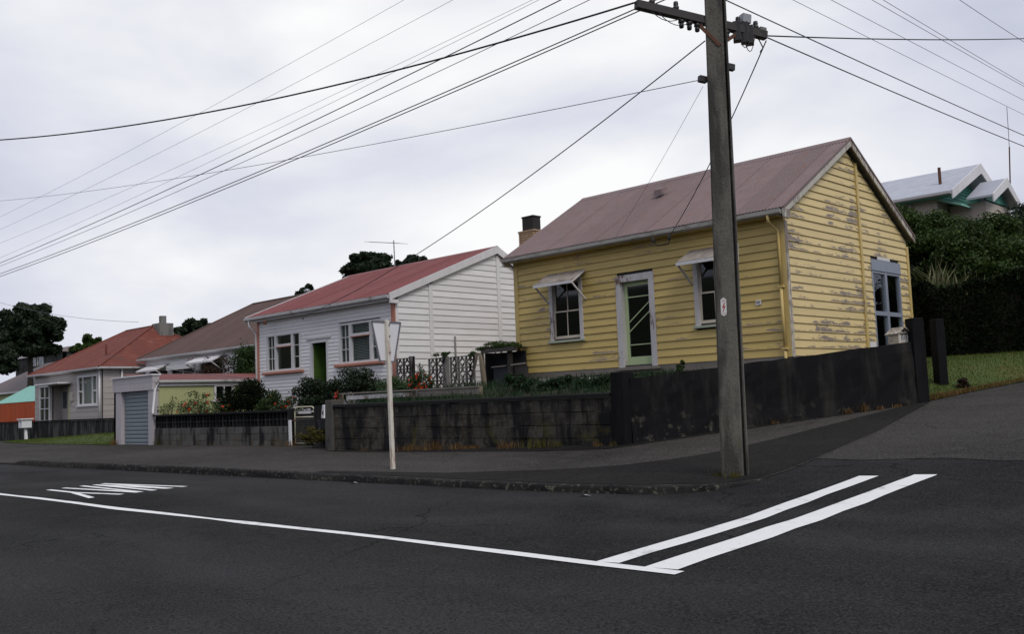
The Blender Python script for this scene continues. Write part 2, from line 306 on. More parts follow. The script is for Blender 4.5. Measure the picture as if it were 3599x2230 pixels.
# ------------------------------------------------------------------ mesh helpers
class MB:
    def __init__(s): s.v = []; s.f = []
    def add(s, vs, fs):
        n = len(s.v); s.v += [tuple(float(c) for c in q) for q in vs]; s.f += [tuple(i+n for i in q) for q in fs]; return s
    def box(s, a, b):
        (x0, y0, z0), (x1, y1, z1) = a, b
        return s.hexa([(x0, y0, z0), (x1, y0, z0), (x1, y1, z0), (x0, y1, z0)], [(x0, y0, z1), (x1, y0, z1), (x1, y1, z1), (x0, y1, z1)])
    def hexa(s, lo, hi):
        return s.add(list(lo)+list(hi), [(3, 2, 1, 0), (4, 5, 6, 7), (0, 1, 5, 4), (1, 2, 6, 5), (2, 3, 7, 6), (3, 0, 4, 7)])
    def bar(s, p, q, w, h, upv=(0, 0, 1)):
        """rectangular bar from p to q, width w sideways and h along upv"""
        p, q = np.array(p, float), np.array(q, float); d = q-p; d /= np.linalg.norm(d)
        u = np.cross(d, np.array(upv, float))
        if np.linalg.norm(u) < 1e-6: u = np.cross(d, (1, 0, 0))
        u /= np.linalg.norm(u); v = np.cross(u, d)
        o = [(-1, -1), (1, -1), (1, 1), (-1, 1)]
        return s.hexa([p+u*a*w/2+v*b*h/2 for a, b in o], [q+u*a*w/2+v*b*h/2 for a, b in o])
    def tube(s, pts, r, n=8, caps=True):
        pts = [np.array(p, float) for p in pts]; rs = r if hasattr(r, '__len__') else [r]*len(pts); rings = []; base = len(s.v)
        for i, p in enumerate(pts):
            d = pts[min(i+1, len(pts)-1)]-pts[max(i-1, 0)]; d /= (np.linalg.norm(d)+1e-12)
            a = np.array((0, 0, 1.)) if abs(d[2]) < .9 else np.array((1., 0, 0)); u = np.cross(d, a); u /= np.linalg.norm(u); v = np.cross(d, u)
            for k in range(n):
                t = 2*math.pi*k/n; s.v.append(tuple(p+rs[i]*(math.cos(t)*u+math.sin(t)*v)))
        for i in range(len(pts)-1):
            for k in range(n):
                a, b = base+i*n+k, base+i*n+(k+1) % n; s.f.append((a, b, b+n, a+n))
        if caps:
            s.f.append(tuple(base+k for k in range(n))); s.f.append(tuple(base+(len(pts)-1)*n+k for k in reversed(range(n))))
        return s
    def lathe(s, c, prof, n=12, axis=(0, 0, 1)):
        ax = np.array(axis, float); ax /= np.linalg.norm(ax); a = np.array((1., 0, 0)) if abs(ax[0]) < .9 else np.array((0, 1., 0))
        u = np.cross(ax, a); u /= np.linalg.norm(u); v = np.cross(ax, u); base = len(s.v); c = np.array(c, float)
        for r, h in prof:
            for k in range(n): t = 2*math.pi*k/n; s.v.append(tuple(c+ax*h+r*(math.cos(t)*u+math.sin(t)*v)))
        for i in range(len(prof)-1):
            for k in range(n): a_, b_ = base+i*n+k, base+i*n+(k+1) % n; s.f.append((a_, b_, b_+n, a_+n))
        s.f.append(tuple(base+k for k in range(n))); s.f.append(tuple(base+(len(prof)-1)*n+k for k in reversed(range(n)))); return s
    def prism(s, poly, vec):
        """planar polygon (3D points) pushed along vec"""
        n = len(poly); vec = np.array(vec, float); a = [np.array(p, float) for p in poly]
        fs = [tuple(range(n))[::-1], tuple(range(n, 2*n))]+[(i, (i+1) % n, (i+1) % n+n, i+n) for i in range(n)]
        return s.add(a+[p+vec for p in a], fs)
    def data(s, name, smooth=False):
        me = bpy.data.meshes.new(name); me.from_pydata(s.v, [], s.f); me.validate(verbose=False)
        bm = bmesh.new(); bm.from_mesh(me); bmesh.ops.recalc_face_normals(bm, faces=bm.faces); bm.to_mesh(me); bm.free()
        if smooth:
            me.polygons.foreach_set('use_smooth', [True]*len(me.polygons))
        return me
    def build(s, name, m, parent=None, smooth=False, bevel=0, **k):
        me = s.data(name, smooth); return link(name, me, m, parent, bevel)
def link(name, me, m, parent=None, bevel=0):
    if m is not None and not me.materials: me.materials.append(M[m])
    o = bpy.data.objects.new(name, me); C.objects.link(o); attach(o, parent)
    if bevel:
        b = o.modifiers.new('bevel', 'BEVEL'); b.width = bevel; b.segments = 1; b.limit_method = 'ANGLE'
    return o
def attach(o, parent):
    if parent is not None:
        o.parent = parent
        if parent.type == 'EMPTY': o.matrix_parent_inverse = Matrix.Translation(-parent.location)
def tag(o, label=None, cat=None, group=None, kind=None):
    if label: o['label'] = label
    if cat: o['category'] = cat
    if group: o['group'] = group
    if kind: o['kind'] = kind
    return o
def thing(name, label, cat, loc=(0, 0, 0), group=None):
    o = bpy.data.objects.new(name, None); o.empty_display_size = .2; o.location = Vector([float(c) for c in loc]); C.objects.link(o)
    return tag(o, label, cat, group)
def struct(o): o['kind'] = 'structure'; return o
def sheet(name, xs, ys, fn, m, keep=None, off=0.0, skirt=0):
    xs, ys = np.array(xs, float), np.array(ys, float); X, Y = np.meshgrid(xs, ys); Z = fn(X, Y)+off; nx = len(xs)
    v = np.stack([X.ravel(), Y.ravel(), np.broadcast_to(Z, X.shape).ravel()], 1).tolist(); f = []
    for j in range(len(ys)-1):
        for i in range(nx-1):
            if keep and not keep((xs[i]+xs[i+1])/2, (ys[j]+ys[j+1])/2): continue
            a = j*nx+i; f.append((a, a+1, a+1+nx, a+nx))
    b = MB(); b.v = v; b.f = f
    if skirt:
        ring = [i for i in range(nx)]+[j*nx+nx-1 for j in range(1, len(ys))]+[(len(ys)-1)*nx+i for i in range(nx-2, -1, -1)]+[j*nx for j in range(len(ys)-2, 0, -1)]
        n0 = len(b.v); b.v += [(b.v[i][0], b.v[i][1], b.v[i][2]-skirt) for i in ring]; k = len(ring)
        b.f += [(ring[i], ring[(i+1) % k], n0+(i+1) % k, n0+i) for i in range(k)]
    me = bpy.data.meshes.new(name); me.from_pydata(b.v, [], b.f); me.validate(); me.polygons.foreach_set('use_smooth', [True]*len(me.polygons))
    return link(name, me, m)
def loft(name, A, B, fn, m, n=8, off=0.0, parent=None, sub=4):
    """sheet between two matching polylines (x,y), heights from fn"""
    def dens(L):
        o = []
        for i in range(len(L)-1):
            for k in range(sub): t = k/sub; o.append((L[i][0]*(1-t)+L[i+1][0]*t, L[i][1]*(1-t)+L[i+1][1]*t))
        return np.array(o+[L[-1]], float)
    a, b = dens(A), dens(B); v = []; f = []
    for j in range(n+1):
        t = j/n; q = a*(1-t)+b*t; z = fn(q[:, 0], q[:, 1])+off; v += np.stack([q[:, 0], q[:, 1], z], 1).tolist()
    k = len(a)
    for j in range(n):
        for i in range(k-1): f.append((j*k+i, j*k+i+1, (j+1)*k+i+1, (j+1)*k+i))
    mb = MB(); mb.v = v; mb.f = f; me = mb.data(name)
    if len(me.polygons) and sum(p.normal.z for p in me.polygons) < 0: me.flip_normals()
    me.polygons.foreach_set('use_smooth', [True]*len(me.polygons)); return link(name, me, m, parent)
def text_mesh(body, size, name, mname, parent, origin, u, v, depth=.002):
    """flat lettering lying in the plane of u (reading direction) and v (up)"""
    cu = bpy.data.curves.new('lettering', 'FONT'); cu.body = body; cu.size = size; cu.align_x = 'CENTER'; cu.align_y = 'CENTER'; cu.resolution_u = 3
    o = bpy.data.objects.new('lettering', cu); C.objects.link(o); bpy.context.view_layer.update()
    me = bpy.data.meshes.new_from_object(o.evaluated_get(bpy.context.evaluated_depsgraph_get())); bpy.data.objects.remove(o)
    u, v, o3 = np.array(u, float), np.array(v, float), np.array(origin, float); nn = np.cross(u, v)
    for q in me.vertices: p = o3+u*q.co.x+v*q.co.y+nn*depth; q.co = Vector(p)
    me.name = name; me.materials.clear(); return link(name, me, mname, parent)
# ---- leaves
def leaf_mesh(name, pts, nrm, size, m, parent, seed=1, aspect=.55, kind=None, jitter=.7):
    rs = np.random.RandomState(seed); n = len(pts); nrm = nrm+rs.normal(0, jitter, (n, 3)); nrm /= np.linalg.norm(nrm, axis=1)[:, None]+1e-9
    a = rs.normal(0, 1, (n, 3)); t = np.cross(nrm, a); t /= np.linalg.norm(t, axis=1)[:, None]+1e-9; b = np.cross(nrm, t)
    sz = size*rs.uniform(.6, 1.35, (n, 1)); L, Wd = t*sz*.5, b*sz*.5*aspect; fold = nrm*sz*.12
    v = np.stack([pts-L, pts+Wd+fold, pts+L, pts-Wd+fold], 1).reshape(-1, 3)
    me = bpy.data.meshes.new(name); me.vertices.add(4*n); me.vertices.foreach_set('co', v.ravel()); me.loops.add(4*n); me.loops.foreach_set('vertex_index', np.arange(4*n))
    me.polygons.add(n); me.polygons.foreach_set('loop_start', np.arange(0, 4*n, 4)); me.polygons.foreach_set('loop_total', np.full(n, 4)); me.update(calc_edges=True)
    return link(name, me, m, parent)
def clump_pts(clumps, n, seed, shell=.45):
    rs = np.random.RandomState(seed); c = np.array(clumps, float); w = (c[:, 3]*c[:, 4]+c[:, 4]*c[:, 5]+c[:, 3]*c[:, 5]); idx = rs.choice(len(c), n, p=w/w.sum())
    d = rs.normal(0, 1, (n, 3)); d /= np.linalg.norm(d, axis=1)[:, None]; r = (shell+(1-shell)*rs.uniform(0, 1, (n, 1))**.6)*(1+.12*rs.normal(0, 1, (n, 1)))*(1+.38*rs.uniform(0, 1, (n, 1))*(rs.uniform(0, 1, (n, 1)) < .2))
    return c[idx, :3]+d*c[idx, 3:]*r, d
def crown(cx, cy, cz, rx, ry, rz, k, seed, cr=.32, low=-.6):
    rs = np.random.RandomState(seed); o = []
    for i in range(k):
        d = rs.normal(0, 1, 3); d /= np.linalg.norm(d); d[2] = max(d[2], low); r = rs.uniform(.35, .92)
        s = cr*rs.uniform(.6, 1.3); o.append((cx+d[0]*rx*r, cy+d[1]*ry*r, cz+d[2]*rz*r, rx*s, ry*s, rz*s*.85))
    return o
def shrub(name, label, cat, base, top, w, d, m='leaf_mid', n=2600, size=.07, k=16, seed=1, cr=.36, flowers=0, fm='petal', fs=.07, group=None, stems=3, low=-.6):
    """shrub from its base point up to z=top, w wide, d deep: stems, foliage, blooms"""
    t = thing(name, label, cat, base, group); x, y, z = base; h = top-z
    cl = crown(x, y, z+h*.55, w*.5, d*.5, h*.47, k, seed, cr, low); p, nn = clump_pts(cl, n, seed+1); p[:, 2] = np.maximum(p[:, 2], z+.01)
    rs = np.random.RandomState(seed+5); st = MB()
    for i in range(stems):
        c = cl[i % len(cl)]; st.tube([(x+rs.normal(0, w*.05), y+rs.normal(0, d*.05), z-.05), ((x+c[0])/2, (y+c[1])/2, z+h*.3), (c[0], c[1], c[2])], [max(.012, h*.02), max(.009, h*.015), .006], 6)
    st.build('stem', 'bark', t, True); leaf_mesh('foliage', p, nn, size, m, t, seed+2)
    if flowers: blooms(t, cl, flowers, fs, fm, seed+3)
    return t
def blooms(t, cl, n, fs, fm, seed):
    rs = np.random.RandomState(seed); c = np.array(cl)
    pts = []; nr = []
    for i in range(n):
        q = c[rs.randint(len(c))]; d = rs.normal(0, 1, 3); d[1] -= .9; d[0] += .5; d /= np.linalg.norm(d); o = q[:3]+d*q[3:]*1.05
        for k in range(7): pts.append(o+rs.normal(0, fs*.28, 3)); nr.append(d)
    leaf_mesh('blooms', np.array(pts), np.array(nr), fs, fm, t, seed+9, aspect=.9)['kind'] = 'stuff'
def blades(name, xy, z, hgt, wid, m, parent=None, seed=1, lean=.5):
    rs = np.random.RandomState(seed); n = len(xy); a = rs.uniform(0, 2*math.pi, n); h = hgt*rs.uniform(.5, 1.3, n); l = lean*h*rs.uniform(.1, 1, n); w = wid*rs.uniform(.6, 1.3, n)
    b = np.stack([xy[:, 0], xy[:, 1], z], 1); s = np.stack([-np.sin(a), np.cos(a), 0*a], 1)*w[:, None]/2; f = np.stack([np.cos(a), np.sin(a), 0*a], 1)
    mid = b+f*(l*.35)[:, None]; mid[:, 2] += h*.6; tip = b+f*l[:, None]; tip[:, 2] += h
    v = np.stack([b-s, b+s, mid+s*.7, mid-s*.7, tip], 1).reshape(-1, 3); base = (np.arange(n)*5)[:, None]
    me = bpy.data.meshes.new(name); q = (base+np.array([[0, 1, 2, 3]])).tolist(); t3 = (base+np.array([[3, 2, 4]])).tolist()
    me.from_pydata(v.tolist(), [], q+t3); return link(name, me, m, parent)
def tuft(name, label, base, h, r, n, m, seed, group=None, lean=.7, wid=.012, cat='weed'):
    t = thing(name, label, cat, base, group); rs = np.random.RandomState(seed); xy = np.array(base[:2])+rs.normal(0, r*.45, (n, 2))
    blades('blades', xy, np.full(n, base[2]-.01), h, wid, m, t, seed, lean)['kind'] = 'stuff'; return t
# ================================================================== THE SETTING
def gbase(x, y):
    L = np.where(y < 13.5, zr(x, y)-.12, np.minimum(.25+.10*(y-13.5), 1.0)+np.clip((y-24)*.055, 0, 9))
    S = zs(y)-.14; w = ss(-14, -10.5, x); return L*(1-w)+S*w+np.clip(-y-22, 0, 200)**1.0*.42*(1-ss(60, 140, -y)*.5)  # unseen rise behind the camera, added to block low sky in window reflections
gx = np.unique(np.concatenate([np.linspace(-600, -80, 14), np.linspace(-80, 20, 81), np.linspace(20, 500, 12)]))
gy = np.unique(np.concatenate([np.linspace(-400, -60, 9), np.linspace(-60, 45, 80), np.linspace(45, 700, 16)]))
struct(sheet('ground', gx, gy, gbase, 'ground'))
rx_ = np.unique(np.concatenate([np.linspace(-260, -60, 21), np.linspace(-60, -12, 33), np.linspace(-12, 4, 33), np.linspace(4, 120, 16)]))
ry_ = np.unique(np.concatenate([np.linspace(-40, 4, 12), np.linspace(4, 15, 45), np.linspace(15, 80, 40)]))
road = struct(sheet('road', rx_, ry_, zr, 'road', keep=lambda x, y: y < 14.3 if x < -11.5 else (y < 15 or -12 < x < 4)))
# lighter seal of the side street, laid over the junction, with a wavy lower edge
lo = [(-8.3, 13.9), (-7.6, 13.35), (-6.9, 13.05), (-6.0, 12.95), (-5.0, 13.2), (-4.2, 13.05), (-3.2, 13.3), (-1.5, 13.5), (1.0, 13.2), (3.6, 13.4)]
hi = [(-8.6, 30), (-8.2, 30), (-7.4, 30), (-6.4, 30), (-5.4, 30), (-4.4, 30), (-3, 30), (-1.5, 30), (1, 30), (3.6, 30)]
struct(loft('side_street', lo, hi, lambda x, y: zs(y), 'side', n=40, off=.006))
# footpath and kerb
KERB = [(-140, 10.36), (-100, 10.36), (-70, 10.36), (-50, 10.36), (-40, 10.36), (-35.2, 10.36), (-33, 10.36), (-30.6, 10.36), (-26, 10.36), (-20, 10.36), (-15, 10.36), (-11, 10.37), (-9.2, 10.42), (-8.2, 10.52), (-7.5, 10.68), (-7.05, 10.87), (-6.8, 11.1), (-6.68, 11.4), (-6.68, 12.2), (-6.72, 14), (-6.9, 16.5), (-7.22, 18.85)]
WALL = [(-140, 16.4), (-100, 16.4), (-70, 16.4), (-50, 16.3), (-40, 15.6), (-35.2, 15.25), (-33, 15.2), (-30.6, 15.2), (-26, 15.2), (-20, 15.2), (-15, 14.2), (-12.5, 14.2), (-11.3, 14.2), (-10.9, 14.6), (-10.5, 15.1), (-10.2, 15.5), (-9.9, 15.9), (-9.5, 16.4), (-9, 17), (-8.4, 17.75), (-7.9, 18.35), (-7.4, 18.95)]
path = struct(loft('footpath', KERB, WALL, zf, 'path', n=10, off=.010))
def dens(L, st=.35):
    o = [np.array(L[0], float)]
    for a, b in zip(L[:-1], L[1:]):
        a, b = np.array(a, float), np.array(b, float); k = max(1, int(np.linalg.norm(b-a)/st)); o += [a+(b-a)*(i+1)/k for i in range(k)]
    return np.array(o)
kl = dens(KERB[3:18], .3); d = np.gradient(kl, axis=0); d /= np.linalg.norm(d, axis=1)[:, None]; nrm = np.stack([d[:, 1], -d[:, 0]], 1)
kb = MB(); rs = np.random.RandomState(3); m_ = len(kl); jit = np.convolve(rs.normal(0, .02, m_+8), np.ones(9)/9, 'valid')
a0 = kl; a1 = kl+nrm*(.10+jit[:, None]); a2 = kl+nrm*(.135+jit[:, None])
zt = zf(kl[:, 0], kl[:, 1]); zq = zr(a2[:, 0], a2[:, 1]); ztop = np.maximum(zt+.016+jit*.25, zq+.004)
rows = [np.c_[a0-nrm*.012, ztop-.03], np.c_[a0, ztop], np.c_[a1, ztop-.008], np.c_[a2, np.minimum(ztop-.03, zq+(ztop-zq)*.7)], np.c_[a2+nrm*.01, zq-.06]]
kb.v = [tuple(q) for r in rows for q in r.tolist()]
for j in range(4):
    for i in range(m_-1): kb.f.append((j*m_+i, j*m_+i+1, (j+1)*m_+i+1, (j+1)*m_+i))
struct(kb.build('kerb', 'kerb', None, True))
# dark reseal strips on the footpath round the pole and along the foot of the walls
A_ = [(-15.5, 10.40), (-12, 10.42), (-9.2, 10.45), (-8.0, 10.58), (-7.2, 10.85), (-6.85, 11.1), (-6.72, 11.5), (-6.73, 13), (-6.85, 15.5), (-7.1, 17.6), (-7.26, 18.8)]
B_ = [(-15.5, 10.6), (-12.4, 10.95), (-10.6, 11.6), (-9.6, 12.2), (-9.1, 12.7), (-8.8, 13.1), (-8.55, 13.6), (-8.3, 14.6), (-8.0, 16.2), (-7.7, 17.7), (-7.45, 18.8)]
struct(loft('footpath_reseal', A_, B_, zf, 'patch', n=6, off=.016))
struct(loft('footpath_gutter_strip', [(-20, 13.75), (-16, 13.5), (-12.5, 13.35), (-11, 13.6), (-9.8, 15.3), (-8.2, 17.4), (-7.4, 18.6)], [(-20, 14.1), (-16, 14.1), (-12.5, 14.1), (-11.1, 14.1), (-10.3, 15.3), (-8.6, 17.5), (-7.42, 18.85)], zf, 'patch', n=3, off=.018))
# white paint on the road: the centre line, two limit lines and the lettering
def stripe(name, L, R_, label=None):
    return loft(name, L, R_, zr, 'wpaint', n=2, off=.009, parent=road, sub=5)
rs = np.random.RandomState(5); xs_ = np.linspace(-60, -4.55, 60); wob = np.convolve(rs.normal(0, .085, 66), np.ones(7)/7, 'valid')
stripe('centre_line', [(x, 6.445+w-.065+.012*rs.normal()) for x, w in zip(xs_, wob)], [(x, 6.445+w+.065+.012*rs.normal()) for x, w in zip(xs_, wob)])
yb = np.linspace(6.5, 11.85, 12); wb = np.convolve(rs.normal(0, .055, 16), np.ones(5)/5, 'valid')
stripe('limit_line', [(-5.44+w-.02*(y-6.5), y) for y, w in zip(yb, wb)], [(-5.21+w-.02*(y-6.5)+.01*rs.normal(), y+.04) for y, w in zip(yb, wb)])
yb = np.linspace(6.5, 12.05, 12); wb = np.convolve(rs.normal(0, .055, 16), np.ones(5)/5, 'valid')
stripe('limit_line', [(-4.93+w, y) for y, w in zip(yb, wb)], [(-4.62+w-.008*(y-6.5)+.01*rs.normal(), y+.04) for y, w in zip(yb, wb)])
def stroke(mb, a, b, w):
    a, b = np.array(a, float), np.array(b, float); n = 6; t = np.linspace(0, 1, n); c = a+(b-a)*t[:, None]
    for i in range(n-1):
        q = [(c[i][0], c[i][1]-w/2), (c[i+1][0], c[i+1][1]-w/2), (c[i+1][0], c[i+1][1]+w/2), (c[i][0], c[i][1]+w/2)]
        mb.add([(x, y, float(zr(x, y))+.009) for x, y in q], [(0, 1, 2, 3)])
def letter(strokes):
    mb = MB()
    for k, s_ in enumerate(strokes): 
        a, b = (list(map(float, q)) for q in s_); stroke(mb, a, b, .105); mb.v = [(x, y, z+.0006*k*(i >= len(mb.v)-20)) for i, (x, y, z) in enumerate(mb.v)]
    o = mb.build('road_letter', 'wpaint', road); return o
letter([((-20.1, 8.32), (-17.15, 8.64)), ((-20.1, 8.32), (-17.15, 8.36)), ((-20.02, 8.12), (-17.15, 8.33)), ((-20.02, 8.12), (-17.15, 8.05))])
letter([((-20.15, 7.92), (-17.18, 7.80)), ((-20.15, 7.56), (-17.18, 7.76)), ((-19.3, 7.62), (-19.3, 7.88))])
letter([((-20.15, 7.27), (-18.7, 7.24)), ((-18.75, 7.24), (-17.2, 7.46)), ((-18.75, 7.22), (-17.25, 6.95))])
# yards behind the walls (soil, rank grass) and the lawns
def yard_y(x, y): return 1.60+.40*ss(14.2, 17.0, y)+.02*np.sin(x*3.1+y*2.3)
loft('yard', [(-20.1, 14.2), (-16, 14.2), (-11.3, 14.2), (-10.6, 15.1), (-9.2, 16.9), (-7.75, 18.75)], [(-20.1, 26), (-16, 26), (-12, 26), (-11, 26), (-10.2, 26), (-9.6, 26)], yard_y, 'soil', n=14)['kind'] = 'structure'
def yard_w(x, y): return 1.32+.42*ss(15.2, 16.6, y)*ss(-24, -21, x)+.02*np.sin(x*2.7+y*3.3)
struct(sheet('garden_bed', np.linspace(-32.0, -23.6, 20), np.linspace(15.12, 26, 20), yard_w, 'soil', skirt=1.0))
struct(sheet('garden_bed', np.linspace(-23.6, -20.1, 12), np.linspace(15.55, 26, 20), yard_w, 'soil', skirt=1.4))
RE = [(-7.32, 18.95), (-7.2, 19.4), (-7.0, 20.2), (-6.6, 21.4), (-6.0, 22.8), (-4.9, 24.8), (-3.2, 27.5)]
HB = [(-9.4, 18.95), (-9.7, 21), (-9.9, 23), (-9.8, 24.8), (-7.6, 24.9), (-5.2, 25.6), (-3.0, 27.9)]
def pdist(x, y, L):
    x, y = np.asarray(x, float), np.asarray(y, float); d = np.full(x.shape, 1e9)
    for (ax, ay), (bx, by) in zip(L[:-1], L[1:]):
        t = np.clip(((x-ax)*(bx-ax)+(y-ay)*(by-ay))/((bx-ax)**2+(by-ay)**2), 0, 1); d = np.minimum(d, np.hypot(x-ax-t*(bx-ax), y-ay-t*(by-ay)))
    return d
def zlawn(x, y): return zs(y)+.015+.36*ss(-.1, 2.2, pdist(x, y, RE))
struct(loft('lawn', RE, HB, zlawn, 'lawn', n=10, off=.01))
def zverge(x, y): return zf(x, np.minimum(y, 15.2))+.02+(.05+.28*ss(-50, -38, x))*ss(15.0, 16.9, y)
VA = [(-49, 15.55), (-46.7, 15.3), (-44, 15.05), (-40, 14.9), (-36.5, 14.8), (-35.25, 14.78)]; VB = [(-49, 17), (-46.7, 17), (-44, 17), (-40, 17), (-36.5, 17), (-35.25, 17)]
struct(loft('grass_verge', VA, VB, zverge, 'lawn', n=6, off=.012))
struct(sheet('yard_far', np.linspace(-130, -35.3, 40), np.linspace(17.1, 60, 12), lambda x, y: 1.15+.03*(y-17)+0*x, 'soil', skirt=1.2))
def scatter(A, B, n, seed):
    rs = np.random.RandomState(seed); A, B = np.array(A, float), np.array(B, float); s = rs.uniform(0, len(A)-1.001, n); i = s.astype(int); f = (s-i)[:, None]; t = rs.uniform(0, 1, (n, 1))
    return (A[i]*(1-f)+A[i+1]*f)*(1-t)+(B[i]*(1-f)+B[i+1]*f)*t
xy = scatter(RE, HB, 26000, 3); g = blades('grass', xy, zlawn(xy[:, 0], xy[:, 1]), .055, .010, 'grass', None, 4); tag(g, 'short mown grass on the lawn beside the side street', 'grass', kind='stuff')
xy = scatter(VA, VB, 14000, 5); g = blades('grass', xy, zverge(xy[:, 0], xy[:, 1]), .06, .014, 'grass', None, 6); tag(g, 'short grass on the verge beside the garage', 'grass', kind='stuff')
xy = scatter([(-20, 14.3), (-16, 14.3), (-11.8, 14.35)], [(-20, 16.0), (-16, 17.6), (-11.2, 17.6)], 6500, 7); g = blades('rank_grass', xy, yard_y(xy[:, 0], xy[:, 1]), .20, .013, 'grass_d', None, 8, .8); tag(g, 'rank dark grass growing behind the block wall', 'grass', kind='stuff')
xy = scatter([(-7.3, 18.95), (-7.15, 19.5), (-6.95, 20.3), (-6.5, 21.6), (-5.9, 23), (-4.8, 25)], [(-7.7, 19.1), (-7.4, 19.6), (-7.15, 20.3), (-6.72, 21.6), (-6.1, 23), (-5.0, 25)], 3000, 9); g = blades('dry_edge_grass', xy, zlawn(xy[:, 0], xy[:, 1]), .075, .010, 'dry', None, 10, .8); tag(g, 'dry orange grass along the edge of the side street lawn', 'grass', kind='stuff')
# ================================================================== BUILDINGS
def board_wall(parent, O, u, n, mname, rows, openings, lim, thick=.026, name='weatherboard', over=.012):
    """lapped boards; rows = list of (zb, zt); openings = (u0,u1,z0,z1); lim(z) -> (ulo, uhi)"""
    O, u, n = np.array(O, float), np.array(u, float), np.array(n, float); Z = np.array((0, 0, 1.))
    for zb, zt in rows:
        lb, hb = lim(zb); lt, ht = lim(zt)
        if hb-lb < .05: continue
        if ht <= lt: ht = lt = (lb+hb)/2
        cuts = sorted([(a, b) for a, b, c, d_ in openings if zt > c+.02 and zb < d_-.02]); segs = []; cur = None
        x = min(lb, lt)
        for a, b in cuts+[(1e9, 1e9)]:
            hiend = min(a, max(hb, ht))
            if hiend-x > .03: segs.append((x, hiend))
            x = max(x, b)
            if x >= max(hb, ht): break
        for s0, s1 in segs:
            p = lambda uu, z, d: O+u*uu+n*d+Z*z
            b0, b1, t0, t1 = max(s0, lb), min(s1, hb), max(s0, lt), min(s1, ht)
            if b1-b0 < .02: continue
            if t1 < t0: t0 = t1 = (t0+t1)/2
            j = rnd.uniform(-.0015, .0015); mb = MB()
            lo_ = [p(b0, zb-over, 0), p(b1, zb-over, 0), p(b1, zb-over, thick+j), p(b0, zb-over, thick+j)]
            hi_ = [p(t0, zt, 0), p(t1, zt, 0), p(t1, zt, .007), p(t0, zt, .007)]
            mb.hexa(lo_, hi_); mb.build(name, mname, parent)
def rows_of(z0, z1, h): k = int(math.ceil((z1-z0)/h)); return [(z0+i*h, min(z0+(i+1)*h, z1)) for i in range(k)]
def lining(parent, O, u, n, w, z0, z1, openings, t=.05):
    """inner wall with holes at the openings"""
    O, u, n = np.array(O, float), np.array(u, float), np.array(n, float); us = sorted({0, w, *[a for o in openings for a in o[:2]]}); zz = sorted({z0, z1, *[a for o in openings for a in o[2:]]}); mb = MB()
    us = [a for a in us if 0 <= a <= w]; zz = [a for a in zz if z0 <= a <= z1]
    for i in range(len(us)-1):
        for j in range(len(zz)-1):
            cu, cz = (us[i]+us[i+1])/2, (zz[j]+zz[j+1])/2
            if any(a < cu < b and c < cz < d_ for a, b, c, d_ in openings): continue
            q = [(us[i], -.004), (us[i+1], -.004), (us[i+1], -.004-t), (us[i], -.004-t)]
            mb.hexa([O+u*a+n*b+np.array((0, 0, zz[j])) for a, b in q], [O+u*a+n*b+np.array((0, 0, zz[j+1])) for a, b in q])
    return mb.build('wall', 'lining', parent)
class Wall:
    """a wall plane: O + u*s + n*d, z absolute"""
    def __init__(s, O, u, n): s.O, s.u, s.n = np.array(O, float), np.array(u, float), np.array(n, float)
    def p(s, a, z, d=0): q = s.O+s.u*a+s.n*d; return (q[0], q[1], z)
    def box(s, mb, a0, a1, z0, z1, d0, d1):
        q = [(a0, d0), (a1, d0), (a1, d1), (a0, d1)]
        return mb.hexa([s.p(a, z0, d) for a, d in q], [s.p(a, z1, d) for a, d in q])
    def part(s, name, m, parent, a0, a1, z0, z1, d0, d1, bevel=0): return s.box(MB(), a0, a1, z0, z1, d0, d1).build(name, m, parent, bevel=bevel)
    def a(s, pt): return float(np.dot(np.array(pt[:3], float)*np.array((1, 1, 0))-s.O*np.array((1, 1, 0)), s.u))
def corr(parent, O, u, v, nrm, u0, u1, vlo, vhi, m, pitch=.0762, amp=.009, sheetw=.76, per=6, name='roofing_sheet'):
    """corrugated iron laid in sheets: O + u*s + v*t, t from vlo(s) to vhi(s)"""
    O, u, v, nrm = (np.array(q, float) for q in (O, u, v, nrm)); s0 = u0; i = 0
    while s0 < u1-.02:
        s1 = min(s0+sheetw+.03, u1); k = max(2, int((s1-s0)/pitch*per)); s = np.linspace(s0, s1, k+1); mb = MB(); lift = .0035*(i % 2)
        a = np.array([vlo(q) for q in s]); b = np.array([max(vhi(q), vlo(q)+.001) for q in s]); w = amp*np.sin(s/pitch*2*math.pi)+lift
        lo_ = O+u*s[:, None]+v*a[:, None]+nrm*w[:, None]; hi_ = O+u*s[:, None]+v*b[:, None]+nrm*w[:, None]
        mb.v = [tuple(q) for q in lo_]+[tuple(q) for q in hi_]; mb.f = [(j, j+1, k+2+j, k+1+j) for j in range(k)]
        me = mb.data(name); me.polygons.foreach_set('use_smooth', [True]*k); link(name, me, m, parent); s0 += sheetw; i += 1
def gutter(parent, a, b, out_, m='gutter', r=.055, name='gutter'):
    a, b, o = np.array(a, float), np.array(b, float), np.array(out_, float); prof = [(0, .05), (0, -.05), (.045, -.065), (.095, -.03), (.105, .05), (.095, .05), (.088, -.02), (.04, -.05), (.01, -.04), (.01, .05)]
    Z = np.array((0, 0, 1.)); mb = MB(); k = len(prof)
    for e_ in (a, b): mb.v += [tuple(e_+o*x+Z*z) for x, z in prof]
    mb.f = [(i, (i+1) % k, (i+1) % k+k, i+k) for i in range(k)]+[tuple(range(k)), tuple(range(2*k-1, k-1, -1))]
    return mb.build(name, m, parent)
